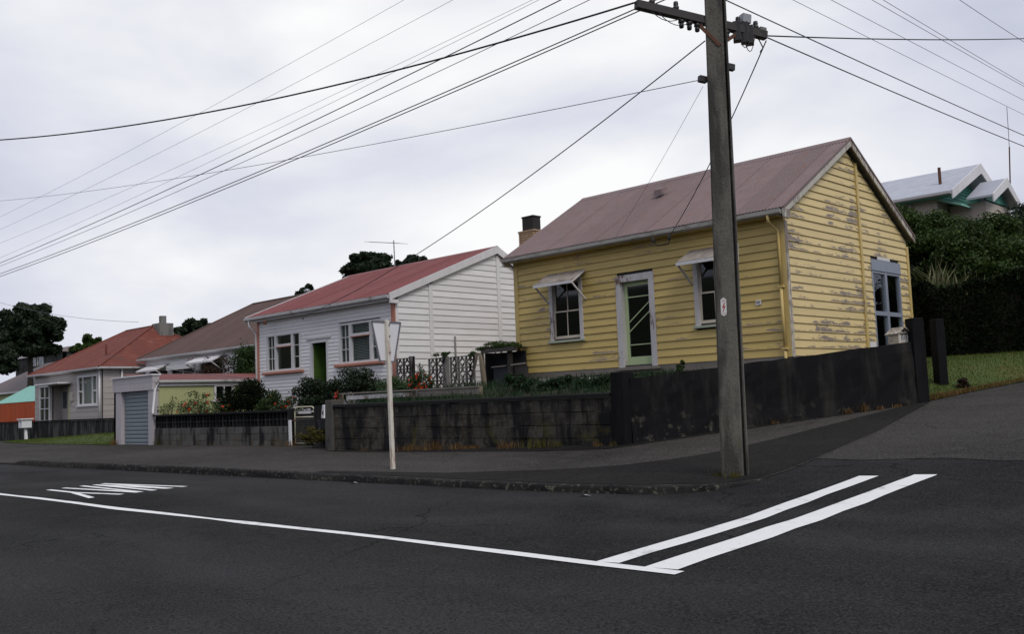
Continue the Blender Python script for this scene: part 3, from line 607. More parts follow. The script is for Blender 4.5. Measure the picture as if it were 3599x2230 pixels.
def sash_window(parent, w, a0, a1, z0, z1, cas=.11, mcas='casing', msash='sash', msill='sillgreen', proud=.048):
    """double-hung window: casing, sill, two sashes with one upright bar each"""
    f = w.part('window', mcas, parent, a0, a0+cas, z0, z1, -.06, proud)
    w.part('casing', mcas, f, a1-cas, a1, z0, z1, -.06, proud); w.part('casing', mcas, f, a0+cas, a1-cas, z1-cas, z1, -.06, proud-.003)
    w.part('sill', msill, f, a0-.04, a1+.04, z0-.05, z0, -.05, proud+.06)
    b0, b1 = a0+cas, a1-cas; zm_ = z0+(z1-cas-z0)*.50; t = .045
    for k, (zl, zh, d) in enumerate(((zm_-.02, z1-cas, -.03), (z0+.035, zm_+.02, -.005))):
        mb = MB(); w.box(mb, b0, b0+t, zl, zh, d-.03, d); w.box(mb, b1-t, b1, zl, zh, d-.03, d); w.box(mb, b0+t, b1-t, zl, zl+(.08 if k else .035), d-.029, d-.001); w.box(mb, b0+t, b1-t, zh-.035, zh, d-.029, d-.001)
        mb.build('sash', msash, f); c = (b0+b1)/2; w.part('glazing_bar', msash, f, c-.011, c+.011, zl+.03, zh-.03, d-.022, d-.004)
        w.part('pane', 'glass_d', f, b0+.02, b1-.02, zl+.02, zh-.02, d-.018, d-.014)
    return f
def hood(parent, w, a0, a1, zb, zf_, out_, za, m='hoodtop'):
    """sloping window hood on two raking struts"""
    mb = MB(); t = .03
    mb.hexa([w.p(a0+.02, zb-t, .02), w.p(a1-.02, zb-t, .02), w.p(a1, zf_-t, out_), w.p(a0, zf_-t, out_)], [w.p(a0+.02, zb, .02), w.p(a1-.02, zb, .02), w.p(a1, zf_, out_), w.p(a0, zf_, out_)]); h = mb.build('window_hood', m, parent)
    w.part('fascia', 'white_trim', h, a0, a1, zf_-.085, zf_-.018, out_+.002, out_+.022)
    for a in (a0+.02, a1-.02):
        MB().bar(w.p(a, zf_-.06, out_-.03), w.p(a, za, .03), .035, .035).build('strut', 'white_trim', h)
        MB().bar(w.p(a, zb-.04, .03), w.p(a, zf_-.05, out_-.01), .03, .05).build('side_rail', 'white_trim', h)
    return h
def downpipe(parent, pts, m='yel_z', r=.04, name='downpipe'): return MB().tube(pts, r, 10).build(name, m, parent, True)
# ------------------------------------------------------------------ the yellow cottage on the corner
YX0, YX1, YY0, YY1, YZ0, YZ1 = -17.30, -9.61, 17.89, 24.05, 2.33, 5.22
yc = thing('yellow_cottage', 'yellow weatherboard cottage with faded pink iron roof and flaking gable on the corner', 'cottage', ((YX0+YX1)/2, (YY0+YY1)/2, 2.0))
wf = Wall((YX0, YY0, 0), (1, 0, 0), (0, -1, 0)); wg = Wall((YX1, YY0, 0), (0, 1, 0), (1, 0, 0)); wl = Wall((YX0, YY0, 0), (0, 1, 0), (-1, 0, 0)); wb_ = Wall((YX0, YY1, 0), (1, 0, 0), (0, 1, 0))
FW, GW = YX1-YX0, YY1-YY0
win1 = (1.17, 2.26, 3.07, 4.62); win2 = (5.47, 6.46, 3.10, 4.64); door = (3.30, 4.40, 2.30, 4.46); gwin = (3.98, 5.62, 2.42, 4.62)
shr = lambda o, k=.03: (o[0]+k, o[1]-k, o[2]+k, o[3]-k)
BH = 2.89/17
board_wall(yc, wf.O, wf.u, wf.n, 'yel_x', rows_of(YZ0, YZ1, BH), [shr(win1), shr(win2), shr(door)], lambda z: (.05, FW-.05), thick=.036)
RY, RZ, EZ, EF, EB = 20.93, 7.30, 5.31, 17.60, 24.22; SL = (RZ-EZ)/(RY-EF)
def glim(z):
    lo_ = max(.05, (z-5.10)/SL-.33+.04); hi_ = min(GW-.05, GW+.33-.04-(z-5.10)/SL-.10); return lo_, hi_
gr_ = rows_of(YZ0, 7.1, BH)
board_wall(yc, wg.O, wg.u, wg.n, 'yel_y', gr_, [shr(gwin), (3.46, 3.52, 0, 9)], glim, thick=.036)
board_wall(yc, wl.O, wl.u, wl.n, 'yel_y', gr_, [], glim); board_wall(yc, wb_.O, wb_.u, wb_.n, 'yel_x', rows_of(YZ0, YZ1, BH*2), [], lambda z: (.05, FW-.05))
lining(yc, wf.O, wf.u, wf.n, FW, YZ0-.1, YZ1+.1, [shr(win1, .05), shr(win2, .05), shr(door, .05)]); lining(yc, wg.O, wg.u, wg.n, GW, YZ0-.1, YZ1, [shr(gwin, .05)])
lining(yc, wl.O, wl.u, wl.n, GW, YZ0-.1, YZ1, []); lining(yc, wb_.O, wb_.u, wb_.n, FW, YZ0-.1, YZ1, [])
MB().box((YX0+.06, YY0+.06, YZ0-.12), (YX1-.06, YY1-.06, YZ0-.06)).build('floor', 'dark', yc)
MB().box((YX0+.06, YY0+2.6, YZ0-.05), (YX1-.06, YY0+2.7, YZ1)).build('inner_wall', 'dark', yc)
MB().box((YX0+.06, YY0+.06, YZ1-.04), (YX1-.06, YY1-.06, YZ1+.02)).build('ceiling', 'dark', yc)
for x, xs2 in ((YX1-.06, 1), (YX0+.06, -1)):
    MB().prism([(x, YY0+.05, YZ1-.05), (x, YY1-.05, YZ1-.05), (x, RY, RZ-.14)], (-.04*xs2, 0, 0)).build('gable_wall', 'lining', yc)
# corner boards, batten, base boards, piles
for a0, a1 in ((-.035, .10), (FW-.10, FW+.034)): wf.part('corner_board', 'yel_z', yc, a0, a1, YZ0-.03, YZ1-.02, .0, .046)
for a0, a1 in ((-.0355, .085), (GW-.09, GW+.03)): wg.part('corner_board', 'cream_trim' if a0 < 0 else 'yel_z', yc, a0, a1, YZ0-.03, YZ1-.12, -.004, .046)
for a0, a1 in ((0, .09), (GW-.09, GW)): wl.part('corner_board', 'yel_z', yc, a0, a1, YZ0-.03, YZ1-.12, -.004, .046)
mb = MB(); c_ = 3.49; mb.hexa([wg.p(c_-.05, YZ0, .0), wg.p(c_+.05, YZ0, 0), wg.p(c_+.05, YZ0, .06), wg.p(c_-.05, YZ0, .06)], [wg.p(c_-.05, 6.82, .0), wg.p(c_+.05, 6.82, 0), wg.p(c_+.05, 6.82, .06), wg.p(c_-.05, 6.82, .06)]); mb.build('cover_batten', 'yel_z', yc)
wf.part('base_board', 'grey_wood', yc, .0, 3.28, YZ0-.175, YZ0-.015, -.02, .022); wf.part('base_board', 'grey_wood', yc, 3.29, FW, YZ0-.19, YZ0-.015, -.02, .021); wg.part('base_board', 'grey_wood', yc, .02, GW, YZ0-.19, YZ0-.015, -.02, .02)
wf.part('lower_rail', 'grey_wood', yc, .9, 3.2, 2.03, 2.08, -.15, -.10)
for a in (.3, 1.7, 2.95, 4.15, 5.4, 6.7): wf.part('pile', 'post_wood', yc, a, a+.16, 1.85, YZ0-.12, -.22, -.06)
# roof
nf = np.array((0, -SL, 1)); nf = nf/np.linalg.norm(nf); nbk = nf*np.array((1, -1, 1)); vf = np.array((0, 1, SL)); vb = np.array((0, -1, SL))
RX0, RX1 = -17.46, -9.43
corr(yc, (RX0, EF, EZ+.02), (1, 0, 0), vf, nf, 0, RX1-RX0, lambda s: 0, lambda s: RY-EF, 'roof_y'); corr(yc, (RX0, EB, RZ+.02-(EB-RY)*SL), (1, 0, 0), vb, nbk, 0, RX1-RX0, lambda s: 0, lambda s: EB-RY, 'roof_y')
MB().prism([(RX0, RY-.17, RZ-.17*SL+.030), (RX0, RY, RZ+.045), (RX0, RY+.17, RZ-.17*SL+.030), (RX0, RY+.17, RZ-.17*SL+.022), (RX0, RY, RZ+.035), (RX0, RY-.17, RZ-.17*SL+.022)], (RX1-RX0, 0, 0)).build('ridge_cap', 'roof_y', yc)
MB().prism([(RX0+.05, EF+.05, EZ-.02), (RX0+.05, RY, RZ-.03), (RX0+.05, EB-.05, EZ-.05), (RX0+.05, RY, RZ-.08)], (RX1-RX0-.1, 0, 0)).build('roof_lining', 'grey_wood', yc)
for x, s_ in ((RX1, 1), (RX0, -1)):
    for ye, sg in ((EF, 1), (EB, -1)):
        ze = RZ-abs(RY-ye)*SL
        mb = MB().prism([(x, ye, ze-.005), (x, RY, RZ-.005), (x, RY, RZ-.17), (x, ye+.02*sg, ze-.15)], (-.028*s_, 0, 0)); mb.build('bargeboard', 'cream_trim', yc)
        MB().prism([(x+.003*s_, ye, ze+.02), (x+.003*s_, RY, RZ+.03), (x+.003*s_, RY, RZ-.02), (x+.003*s_, ye, ze-.03)], (.012*s_, 0, 0)).build('roll_flashing', 'roof_y', yc)
    MB().box((x-.032 if s_ > 0 else x-.03, EF+.0, EZ-.20), (x+.03 if s_ > 0 else x+.032, EF+.22, EZ-.02)).build('eave_box', 'cream_trim', yc)
gutter(yc, (RX0, EF+.03, EZ-.06), (RX1-.05, EF+.03, EZ-.06), (0, -1, 0))
MB().box((YX0, EF+.035, EZ-.13), (YX1, EF+.055, EZ-.0)).build('fascia', 'gutter', yc)
MB().box((YX0, EF+.056, EZ-.13), (YX1, YY0-.003, EZ-.11)).build('soffit', 'yel_x', yc)
downpipe(yc, [(YX1-.17, EF-.02, EZ-.10), (YX1-.17, EF-.02, EZ-.24), (YX1-.09, YY0-.085, EZ-.42), (YX1-.09, YY0-.085, 3.75)], 'yel_z', .034)
downpipe(yc, [(YX1-.09, YY0-.085, 3.78), (YX1-.09, YY0-.085, 2.45)], 'yel_z', .031); downpipe(yc, [(YX1-.09, YY0-.085, 2.42), (YX1-.07, YY0-.08, 1.95)], 'yel_z', .031)
for z in (3.72, 2.45): MB().box((YX1-.15, YY0-.125, z), (YX1-.03, YY0-.048, z+.04)).build('pipe_bracket', 'yel_z', yc)
# windows, hoods, door
sash_window(yc, wf, *win1); sash_window(yc, wf, *win2)
hood(yc, wf, 1.14, 2.38, 4.77, 4.47, .56, 4.02); hood(yc, wf, 5.40, 6.33, 4.79, 4.49, .56, 4.04)
a0, a1, z0, z1 = door; dr = wf.part('door_frame', 'casing', yc, a0, a0+.15, z0, z1, -.14, .045)
wf.part('jamb', 'casing', dr, a1-.15, a1, z0, z1, -.14, .045); wf.part('head', 'casing', dr, a0+.15, a1-.15, z1-.16, z1, -.14, .042); wf.part('doorstep', 'grey_wood', dr, a0-.02, a1+.06, z0-.07, z0-.005, -.12, .10)
lf = MB(); b0, b1, zt_ = a0+.15, a1-.15, z1-.16; wf.box(lf, b0, b0+.09, z0, zt_, -.13, -.09); wf.box(lf, b1-.07, b1, z0, zt_, -.13, -.09); wf.box(lf, b0+.09, b1-.07, z0, z0+.24, -.129, -.091); wf.box(lf, b0+.09, b1-.07, zt_-.10, zt_, -.129, -.091)
dl = lf.build('door', 'palegreen', yc); wf.part('pane', 'glass_d', dl, b0+.07, b1-.05, z0+.22, zt_-.08, -.112, -.108)
g0, g1 = b0+.09, b1-.07; MB().bar(wf.p(g0, zt_-.36, -.095), wf.p(g1, zt_-.36, -.095), .02, .022, (0, 0, 1)).build('glazing_bar', 'palegreen', dl); MB().bar(wf.p(g0, z0+.52, -.095), wf.p(g1, z0+.52, -.095), .02, .022).build('glazing_bar', 'palegreen', dl)
for zz_ in (1.04, .82): MB().bar(wf.p(g0, z0+zz_, -.095), wf.p(g1, z0+zz_+.47, -.095), .02, .020, (0, 1, 0)).build('glazing_bar', 'palegreen', dl)
MB().lathe(wf.p(b1-.035, z0+.98, -.09), [(.008, 0), (.008, .03), (.024, .035), (.026, .05), (.018, .06)], 10, (0, -1, 0)).build('handle', 'rust', dl, True)
# the glazed door in the gable
a0, a1, z0, z1 = gwin; gd = wg.part('glazed_door', 'bluegrey', yc, a0, a1, z1-.26, z1, -.02, .045)
mb = MB(); ft = .06
for q in ((a0+.03, a0+.03+ft), ((a0+a1)/2-.09, (a0+a1)/2+.03), (a1-ft-.03, a1-.03)): wg.box(mb, q[0], q[1], z0, z1-.26, -.06, .03)
wg.box(mb, a0+.09, (a0+a1)/2-.09, 3.30, 3.40, -.055, .028); wg.box(mb, (a0+a1)/2+.03, a1-.09, 3.30, 3.40, -.055, .028); wg.box(mb, a0+.09, a1-.09, z1-.32, z1-.262, -.055, .024); mb.build('frame', 'bluegrey', gd)
for q in ((a0+.08, (a0+a1)/2-.08), ((a0+a1)/2+.02, a1-.08)):
    wg.part('pane', 'glass', gd, q[0], q[1], 3.39, z1-.31, -.02, -.015); wg.part('pane', 'glass', gd, q[0], q[1], z0, 3.31, -.02, -.015)
cw = MB()
for i in range(7): a = (a0+a1)/2+.10+i*.055; cw.tube([wg.p(a, z0, -.16-.02*(i % 2)), wg.p(a-.01, z1-.3, -.16-.02*(i % 2))], .03, 6)
cw.build('curtain', 'curtain_d', gd, True)
wg.part('meter_panel', 'wmetal', yc, 3.60, 3.93, 2.36, 2.66, .0, .05); wg.part('white_board', 'white_trim', yc, 4.35, 5.05, 4.63, 4.70, .02, .036)
# number plate, service bracket, roof patch
npl = MB(); pc = onY((2666, 1064), YY0-.04); MB().box((pc[0]-.06, YY0-.048, pc[2]-.05), (pc[0]+.06, YY0-.030, pc[2]+.05)).build('number_plate', 'wmetal', yc)
text_mesh('88', .085, 'house_number', 'ink', yc, (pc[0], YY0-.0495, pc[2]), (1, 0, 0), (0, 0, 1))
sb = onY(P(1575, 567), EF-.1); mb = MB(); 
for dx in (-.22, .22): mb.lathe((sb[0]+dx, EF-.09, sb[2]-.02), [(.03, -.05), (.045, -.03), (.03, 0), (.045, .03), (.03, .05)], 8)
mb.tube([(sb[0]-.22, EF-.05, sb[2]-.02), (sb[0]-.15, EF-.05, sb[2]-.16), (sb[0]+.15, EF-.05, sb[2]-.16), (sb[0]+.22, EF-.05, sb[2]-.02)], .012, 6); mb.build('service_bracket', 'black', yc, True)
rp = onY(P(1573, 455), 19.9); yy = EF+ (rp[2]-EZ)/SL; rp = onY(P(1573, 455), 19.75); MB().hexa([rp+np.array((-.14, -.12, -.12)), rp+np.array((.14, -.12, -.12)), rp+np.array((.14, .12, .03)), rp+np.array((-.14, .12, .03))], [rp+np.array((-.10, -.10, .02)), rp+np.array((.10, -.10, .02)), rp+np.array((.10, .10, .12)), rp+np.array((-.10, .10, .12))]).build('roof_vent', 'roof_y', yc)
# ------------------------------------------------------------------ pixel readings of enlarged areas
def crop(sc, ox, oy): return lambda x, y: (ox+x/sc, oy+y/sc)
c1 = crop(2.52, 0, 1000); c2 = crop(1396/600, 500, 950); c3 = crop(2.4, 900, 820); c4 = crop(2.16, 1300, 800); c8 = crop(3.78, 3100, 550); cz = crop(3.78, 3100, 1100)
# ------------------------------------------------------------------ the white cottage
def light_window(parent, w, a0, a1, z0, z1, m='white_trim', msill='terra', blind=True, bar_left=True, proud=.03):
    """three-light window: narrow barred side lights, fanlight over a wide pane"""
    f = w.part('window', m, parent, a0, a1, z1-.06, z1, -.05, proud); L = a1-a0; q = lambda k: a0+L*k
    for s0, s1 in ((0, .05), (.25, .315), (.735, .795), (.965, 1)): w.part('mullion', m, f, q(s0), q(s1), z0, z1-.06, -.05, proud-.001)
    w.part('bottom_rail', m, f, q(.05), q(.965), z0, z0+.07, -.05, proud-.004); w.part('sill', msill, f, a0-.16, a1+.16, z0-.085, z0-.002, -.02, .12, bevel=.012)
    zt_ = z0+(z1-z0)*.66; w.part('transom', m, f, q(.315), q(.735), zt_, zt_+.075, -.05, proud+.004); w.part('transom_sill', msill, f, q(.30), q(.75), zt_-.028, zt_-.002, -.03, proud+.03)
    for s0, s1, vb in ((.05, .25, bar_left), (.795, .965, False)):
        for k in (1, 2): zz_ = z0+.07+(z1-.13-z0)*k/3; w.part('glazing_bar', m, f, q(s0), q(s1), zz_-.012, zz_+.012, -.03, .0)
        if vb: c = (q(s0)+q(s1))/2; w.part('glazing_bar', m, f, c-.011, c+.011, z0+.07, z1-.06, -.028, -.002)
        w.part('pane', 'glass', f, q(s0)-.01, q(s1)+.01, z0+.05, z1-.05, -.02, -.016)
    w.part('pane', 'glass', f, q(.305), q(.745), z0+.05, zt_+.01, -.024, -.020); w.part('pane', 'glass', f, q(.305), q(.745), zt_+.06, z1-.05, -.024, -.020)
    if blind:
        mb = MB(); n = int((z1-z0)/.045)
        for i in range(n): zz_ = z0+.03+i*.045; q0 = [w.p(a0+.06, zz_+.026, -.10), w.p(a1-.06, zz_+.026, -.10), w.p(a1-.06, zz_, -.072), w.p(a0+.06, zz_, -.072)]; mb.hexa(q0, [(x, y, z+.003) for x, y, z in q0])
        mb.build('venetian_blind', 'blind', f)
    return f
WX0, WX1, WY0, WZ0, WZ1 = -28.52, -21.24, 17.0, 1.50, 4.62
wc = thing('white_cottage', 'white weatherboard cottage with red iron roof, terracotta trim and green porch', 'cottage', ((WX0+WX1)/2, 20.5, 1.4))
wf2 = Wall((WX0, WY0, 0), (1, 0, 0), (0, -1, 0)); wg2 = Wall((WX1, WY0, 0), (0, 1, 0), (1, 0, 0)); FW2 = WX1-WX0
u_ = lambda x: x-WX0
w1o = (u_(-28.0), u_(-25.98), 2.88, 4.10); w2o = (u_(-23.92), u_(-21.86), 2.92, 4.14); po = (u_(-25.46), u_(-24.48), 1.52, 3.75)
board_wall(wc, wf2.O, wf2.u, wf2.n, 'white_x', rows_of(WZ0, WZ1, .112), [shr(w1o), shr(w2o), shr(po, 0)], lambda z: (.06, FW2-.05), thick=.024)
wRY, wRZ, wEY, wEZ, wBY = 21.05, 6.45, 16.74, 4.74, 26.2; wSL = (wRZ-wEZ)/(wRY-wEY); wSB = .52
def glim2(z): return max(.05, (z-4.62)/wSL-.20), min(9.0, wRY-WY0+(6.28-z)/wSB)
board_wall(wc, wg2.O, wg2.u, wg2.n, 'white_y', rows_of(WZ0, 6.28, .183), [(1.28, 1.36, 0, 9), (4.10, 4.18, 0, 9)], glim2, thick=.030)
lining(wc, wf2.O, wf2.u, wf2.n, FW2, WZ0-.4, WZ1+.1, [shr(w1o, .04), shr(w2o, .04), shr(po, -.01)]); lining(wc, wg2.O, wg2.u, wg2.n, 9.0, WZ0-.3, 4.6, [])
MB().prism([(WX1-.02, WY0, 4.58), (WX1-.02, WY0+9, 4.3), (WX1-.02, wRY, 6.32)], (-.05, 0, 0)).build('gable_wall', 'lining', wc)
wl2 = Wall((WX0, WY0, 0), (0, 1, 0), (-1, 0, 0)); lining(wc, wl2.O, wl2.u, wl2.n, 9.0, WZ0-.3, 4.6, []); MB().prism([(WX0+.02, WY0, 4.58), (WX0+.02, WY0+9, 4.3), (WX0+.02, wRY, 6.32)], (.05, 0, 0)).build('gable_wall', 'lining', wc)
lining(wc, (WX0, WY0+9, 0), (1, 0, 0), (0, 1, 0), FW2, WZ0-.3, 4.4, [])
MB().box((WX0+.07, WY0+2.0, WZ0), (WX1-.07, WY0+2.1, WZ1)).build('inner_wall', 'dark', wc); MB().box((WX0+.07, WY0+.07, WZ1-.02), (WX1-.07, WY0+8.9, WZ1+.03)).build('ceiling', 'dark', wc)
MB().box((WX0+.02, WY0+.01, 1.0), (WX1-.02, WY0+8.9, WZ0-.02)).build('foundation', 'bank', wc)
wf2.part('corner_board', 'terra', wc, FW2-.13, FW2+.036, WZ0, WZ1+.05, .0, .034); wg2.part('corner_board', 'white_y', wc, .0, .09, WZ0, WZ1-.05, .005, .047); wf2.part('corner_board', 'terra', wc, -.03, .09, WZ0, WZ1+.05, 0, .034)
for y, zt_ in ((18.32, 5.13), (21.14, 6.22)): wg2.part('cover_batten', 'white_y', wc, y-WY0-.07, y-WY0+.07, WZ0, zt_, .0, .055)
light_window(wc, wf2, *w1o, blind=False); light_window(wc, wf2, *w2o)
wf2.part('curtain', 'curtain_d', wc, w1o[0]+.1, w1o[0]+.55, w1o[2], w1o[3], -.20, -.16); wf2.part('curtain', 'curtain_d', wc, w1o[1]-.4, w1o[1]-.1, w1o[2], w1o[3], -.20, -.16)
# porch recess, boarded green
pa0, pa1, pz0, pz1 = po; pd = .75
pr = wf2.part('porch', 'white_trim', wc, pa0-.0, pa0+.10, pz0, pz1, -.04, .03); wf2.part('jamb', 'white_trim', pr, pa1-.10, pa1, pz0, pz1, -.04, .03); wf2.part('head', 'white_trim', pr, pa0+.1, pa1-.1, pz1-.09, pz1, -.04, .028); wf2.part('head_drip', 'white_trim', pr, pa0-.16, pa1+.16, pz1+.03, pz1+.075, .018, .06)
wp1 = Wall(wf2.p(pa0+.09, 0, -.04), (0, 1, 0), (1, 0, 0)); board_wall(pr, wp1.O, wp1.u, wp1.n, 'green_x', rows_of(pz0, pz1-.08, .112), [], lambda z: (0, pd), thick=.014, name='porch_board')
wf2.part('porch_wall', 'green_x', pr, pa1-.09, pa1-.05, pz0, pz1, -pd-.04, -.042); wf2.part('porch_ceiling', 'green_x', pr, pa0+.05, pa1-.05, pz1-.085, pz1-.04, -pd-.04, -.042); wf2.part('porch_floor', 'bank', pr, pa0+.05, pa1-.05, pz0-.1, pz0-.03, -pd-.04, -.03)
fd = wf2.part('front_door', 'green_x', pr, pa0+.08, pa1-.08, pz0, pz1-.09, -pd-.03, -pd+.02); wf2.part('letter_plate', 'black', pr, pa1-.36, pa1-.12, 2.72, 2.76, -.56, -.50)
# roof
nfw = np.array((0, -wSL, 1)); nfw = nfw/np.linalg.norm(nfw); nbw = np.array((0, wSB, 1)); nbw = nbw/np.linalg.norm(nbw); WR0, WR1 = -28.88, -21.10
corr(wc, (WR0, wEY, wEZ+.02), (1, 0, 0), (0, 1, wSL), nfw, 0, WR1-WR0, lambda s: 0, lambda s: wRY-wEY, 'roof_w'); corr(wc, (WR0, wBY, wRZ-(wBY-wRY)*wSB+.02), (1, 0, 0), (0, -1, wSB), nbw, 0, WR1-WR0, lambda s: 0, lambda s: wBY-wRY, 'roof_w')
MB().prism([(WR0, wRY-.16, wRZ-.16*wSL+.03), (WR0, wRY, wRZ+.05), (WR0, wRY+.16, wRZ-.16*wSB+.03), (WR0, wRY, wRZ+.035)], (WR1-WR0, 0, 0)).build('ridge_cap', 'roof_w', wc)
MB().prism([(WR0+.03, wEY+.04, wEZ-.02), (WR0+.03, wRY, wRZ-.03), (WR0+.03, wBY, wRZ-(wBY-wRY)*wSB-.03), (WR0+.03, wRY, wRZ-.07)], (WR1-WR0-.06, 0, 0)).build('roof_lining', 'grey_wood', wc)
for x, s_ in ((WR1, 1), (WR0, -1)):
    MB().prism([(x, wEY-.02, wEZ+.035), (x, wRY, wRZ+.045), (x, wRY, wRZ-.19), (x, wEY+.0, wEZ-.16)], (-.04*s_, 0, 0)).build('bargeboard', 'white_trim', wc); zb_ = wRZ-(wBY-wRY)*wSB
    MB().prism([(x, wRY+.002, wRZ+.045), (x, wBY, zb_+.03), (x, wBY, zb_-.16), (x, wRY+.002, wRZ-.19)], (-.04*s_, 0, 0)).build('bargeboard', 'white_trim', wc)
MB().box((WR1-.05, wEY-.0, wEZ-.24), (WR1+.02, wEY+.30, wEZ-.14)).build('eave_box', 'white_trim', wc)
gutter(wc, (WR0, wEY+.02, wEZ-.05), (WR1-.05, wEY+.02, wEZ-.05), (0, -1, 0), 'gutter_w'); MB().box((WX0, wEY+.03, wEZ-.16), (WX1, wEY+.05, wEZ-.01)).build('fascia', 'white_trim', wc)
MB().box((WX0, wEY+.051, wEZ-.15), (WX1, WY0-.002, wEZ-.13)).build('soffit', 'white_x', wc)
downpipe(wc, [(WX0-.10, wEY-.02, wEZ-.1), (WX0-.10, wEY-.02, wEZ-.32), (WX0-.06, WY0-.05, wEZ-.55), (WX0-.06, WY0-.05, 1.5)], 'white_trim', .04)
downpipe(wc, [wg2.p(2.22, 3.62, .05), wg2.p(2.22, 2.3, .05)], 'stucco', .028, 'vent_pipe')
mb = MB(); wbk = onY(c3(425, 690), 16.68); mb.tube([wbk, wbk+np.array((0, -.1, -.05)), wbk+np.array((.1, -.2, -.16))], .02, 6); mb.build('service_bracket', 'black', wc)
mb = MB(); wbk2 = onY(c3(75, 755), 16.66); mb.lathe(wbk2, [(.05, -.06), (.06, 0), (.05, .06)], 8); mb.build('floodlight', 'rust', wc)
# its brick chimney, brick by brick
CH = np.array((-21.76, 23.4)); ch = MB().box((CH[0]-.325, CH[1]-.30, 4.4), (CH[0]+.325, CH[1]+.20, 7.22)).build('chimney', 'mort2', wc); cb = MB().box((-.108, -.05, -.036), (.108, .05, .036)).data('brick'); cb.materials.append(M['brick'])
for r_ in range(22):
    z = 7.19-r_*.086
    for x, k_ in (((-.227, 1), (0, 1), (.227, 1)) if r_ % 2 else ((-.285, .5), (-.1135, 1), (.1135, 1), (.285, .5))):
        o = link('brick', cb, None, ch); o.location = (CH[0]+x, CH[1]-.275, z); o.scale = (k_, 1, 1)
    for i in range(2):
        o = link('brick', cb, None, ch); o.location = (CH[0]+.30, CH[1]-.10+i*.227-(.113 if r_ % 2 else 0), z); o.rotation_euler = (0, 0, math.pi/2)
MB().box((CH[0]-.36, CH[1]-.34, 7.235), (CH[0]+.37, CH[1]+.24, 7.29)).build('chimney_cap', 'brick', ch); MB().box((CH[0]-.25, CH[1]-.22, 7.295), (CH[0]+.25, CH[1]+.14, 7.74)).build('chimney_pot', 'pot', ch); MB().box((CH[0]-.27, CH[1]-.24, 7.742), (CH[0]+.27, CH[1]+.16, 7.79)).build('pot_rim', 'pot', ch)
# metal flue beyond the ridge at the far end
fl = onY(c3(430, 500), 22.6); MB().lathe((fl[0], fl[1], fl[2]-.8), [(.09, 0), (.09, .78), (.13, .80), (.13, .90), (.05, .95)], 10).build('flue', 'steel', wc, True)
# ------------------------------------------------------------------ generic hip-roofed house
def hip_house(t, x0, x1, y0, y1, z0, ze, ry, rz, rl, rr, m_wall, m_roof, bh, openings, over=.3, gm='gutter_w', mp_=.0762, side_boards=True, sheetw=.8):
    """walls x0..x1, y0..y1; eaves at ze; ridge at y=ry, z=rz from x=rl to rr"""
    w = Wall((x0, y0, 0), (1, 0, 0), (0, -1, 0)); g_ = Wall((x1, y0, 0), (0, 1, 0), (1, 0, 0)); L, D_ = x1-x0, y1-y0
    board_wall(t, w.O, w.u, w.n, m_wall, rows_of(z0, ze-.08, bh), [shr(o) for o in openings], lambda z: (.04, L-.04), thick=.022); lining(t, w.O, w.u, w.n, L, z0-.3, ze, [shr(o, .04) for o in openings])
    if side_boards: board_wall(t, g_.O, g_.u, g_.n, m_wall, rows_of(z0, ze-.08, bh), [], lambda z: (.04, D_-.04), thick=.022)
    lining(t, g_.O, g_.u, g_.n, D_, z0-.3, ze, []); lining(t, (x0, y0, 0), (0, 1, 0), (-1, 0, 0), D_, z0-.3, ze, []); lining(t, (x0, y1, 0), (1, 0, 0), (0, 1, 0), L, z0-.3, ze, [])
    MB().box((x0+.1, y0+1.6, z0), (x1-.1, y0+1.7, ze)).build('inner_wall', 'dark', t); MB().box((x0+.06, y0+.06, ze-.05), (x1-.06, y1-.06, ze)).build('ceiling', 'dark', t)
    wx0, wx1, wy0, wy1 = x0-over, x1+over, y0-over, y1+over; sf = (rz-ze)/(ry-wy0); V = ry-wy0; hl, hr = rl-wx0, wx1-rr; Lr = wx1-wx0
    n_ = np.array((0, -sf, 1)); n_ = n_/np.linalg.norm(n_); top = lambda s: max(0, min(V, s*V/max(hl, 1e-6), (Lr-s)*V/max(hr, 1e-6)))
    corr(t, (wx0, wy0, ze+.02), (1, 0, 0), (0, 1, sf), n_, 0, Lr, lambda s: 0, top, m_roof, mp_, .009, sheetw, 5)
    sb_ = (rz-ze)/(wy1-ry); n_ = np.array((0, sb_, 1)); n_ = n_/np.linalg.norm(n_); Vb = wy1-ry; topb = lambda s: max(0, min(Vb, s*Vb/max(hl, 1e-6), (Lr-s)*Vb/max(hr, 1e-6)))
    corr(t, (wx0, wy1, ze+.02), (1, 0, 0), (0, -1, sb_), n_, 0, Lr, lambda s: 0, topb, m_roof, mp_*4, .003, sheetw*3, 3)
    Dl = wy1-wy0
    for xe, sg, hh in ((wx0, 1, hl), (wx1, -1, hr)):
        k = (rz-ze)/hh; n_ = np.array((-k*sg, 0, 1)); n_ = n_/np.linalg.norm(n_); tp = lambda s, hh=hh: max(0, min(s*hh/V, (Dl-s)*hh/Vb))
        corr(t, (xe, wy0, ze+.02), (0, 1, 0), (sg, 0, k), n_, 0, Dl, lambda s: 0, tp, m_roof, mp_, .009, sheetw, 5)
        for ye in (wy0, wy1): MB().tube([(xe, ye, ze+.03), (rl if sg > 0 else rr, ry, rz+.03)], .05, 6).build('hip_cap', m_roof, t)
    MB().tube([(rl, ry, rz+.03), (rr, ry, rz+.03)], .06, 6).build('ridge_cap', m_roof, t)
    gutter(t, (wx0, wy0+.04, ze-.04), (wx1, wy0+.04, ze-.04), (0, -1, 0), gm); gutter(t, (wx1-.04, wy0, ze-.04), (wx1-.04, wy1, ze-.04), (1, 0, 0), gm)
    MB().box((wx0+.05, wy0+.05, ze-.10), (wx1-.05, wy1-.05, ze-.06)).build('soffit', 'white_x', t)
    return w, g_
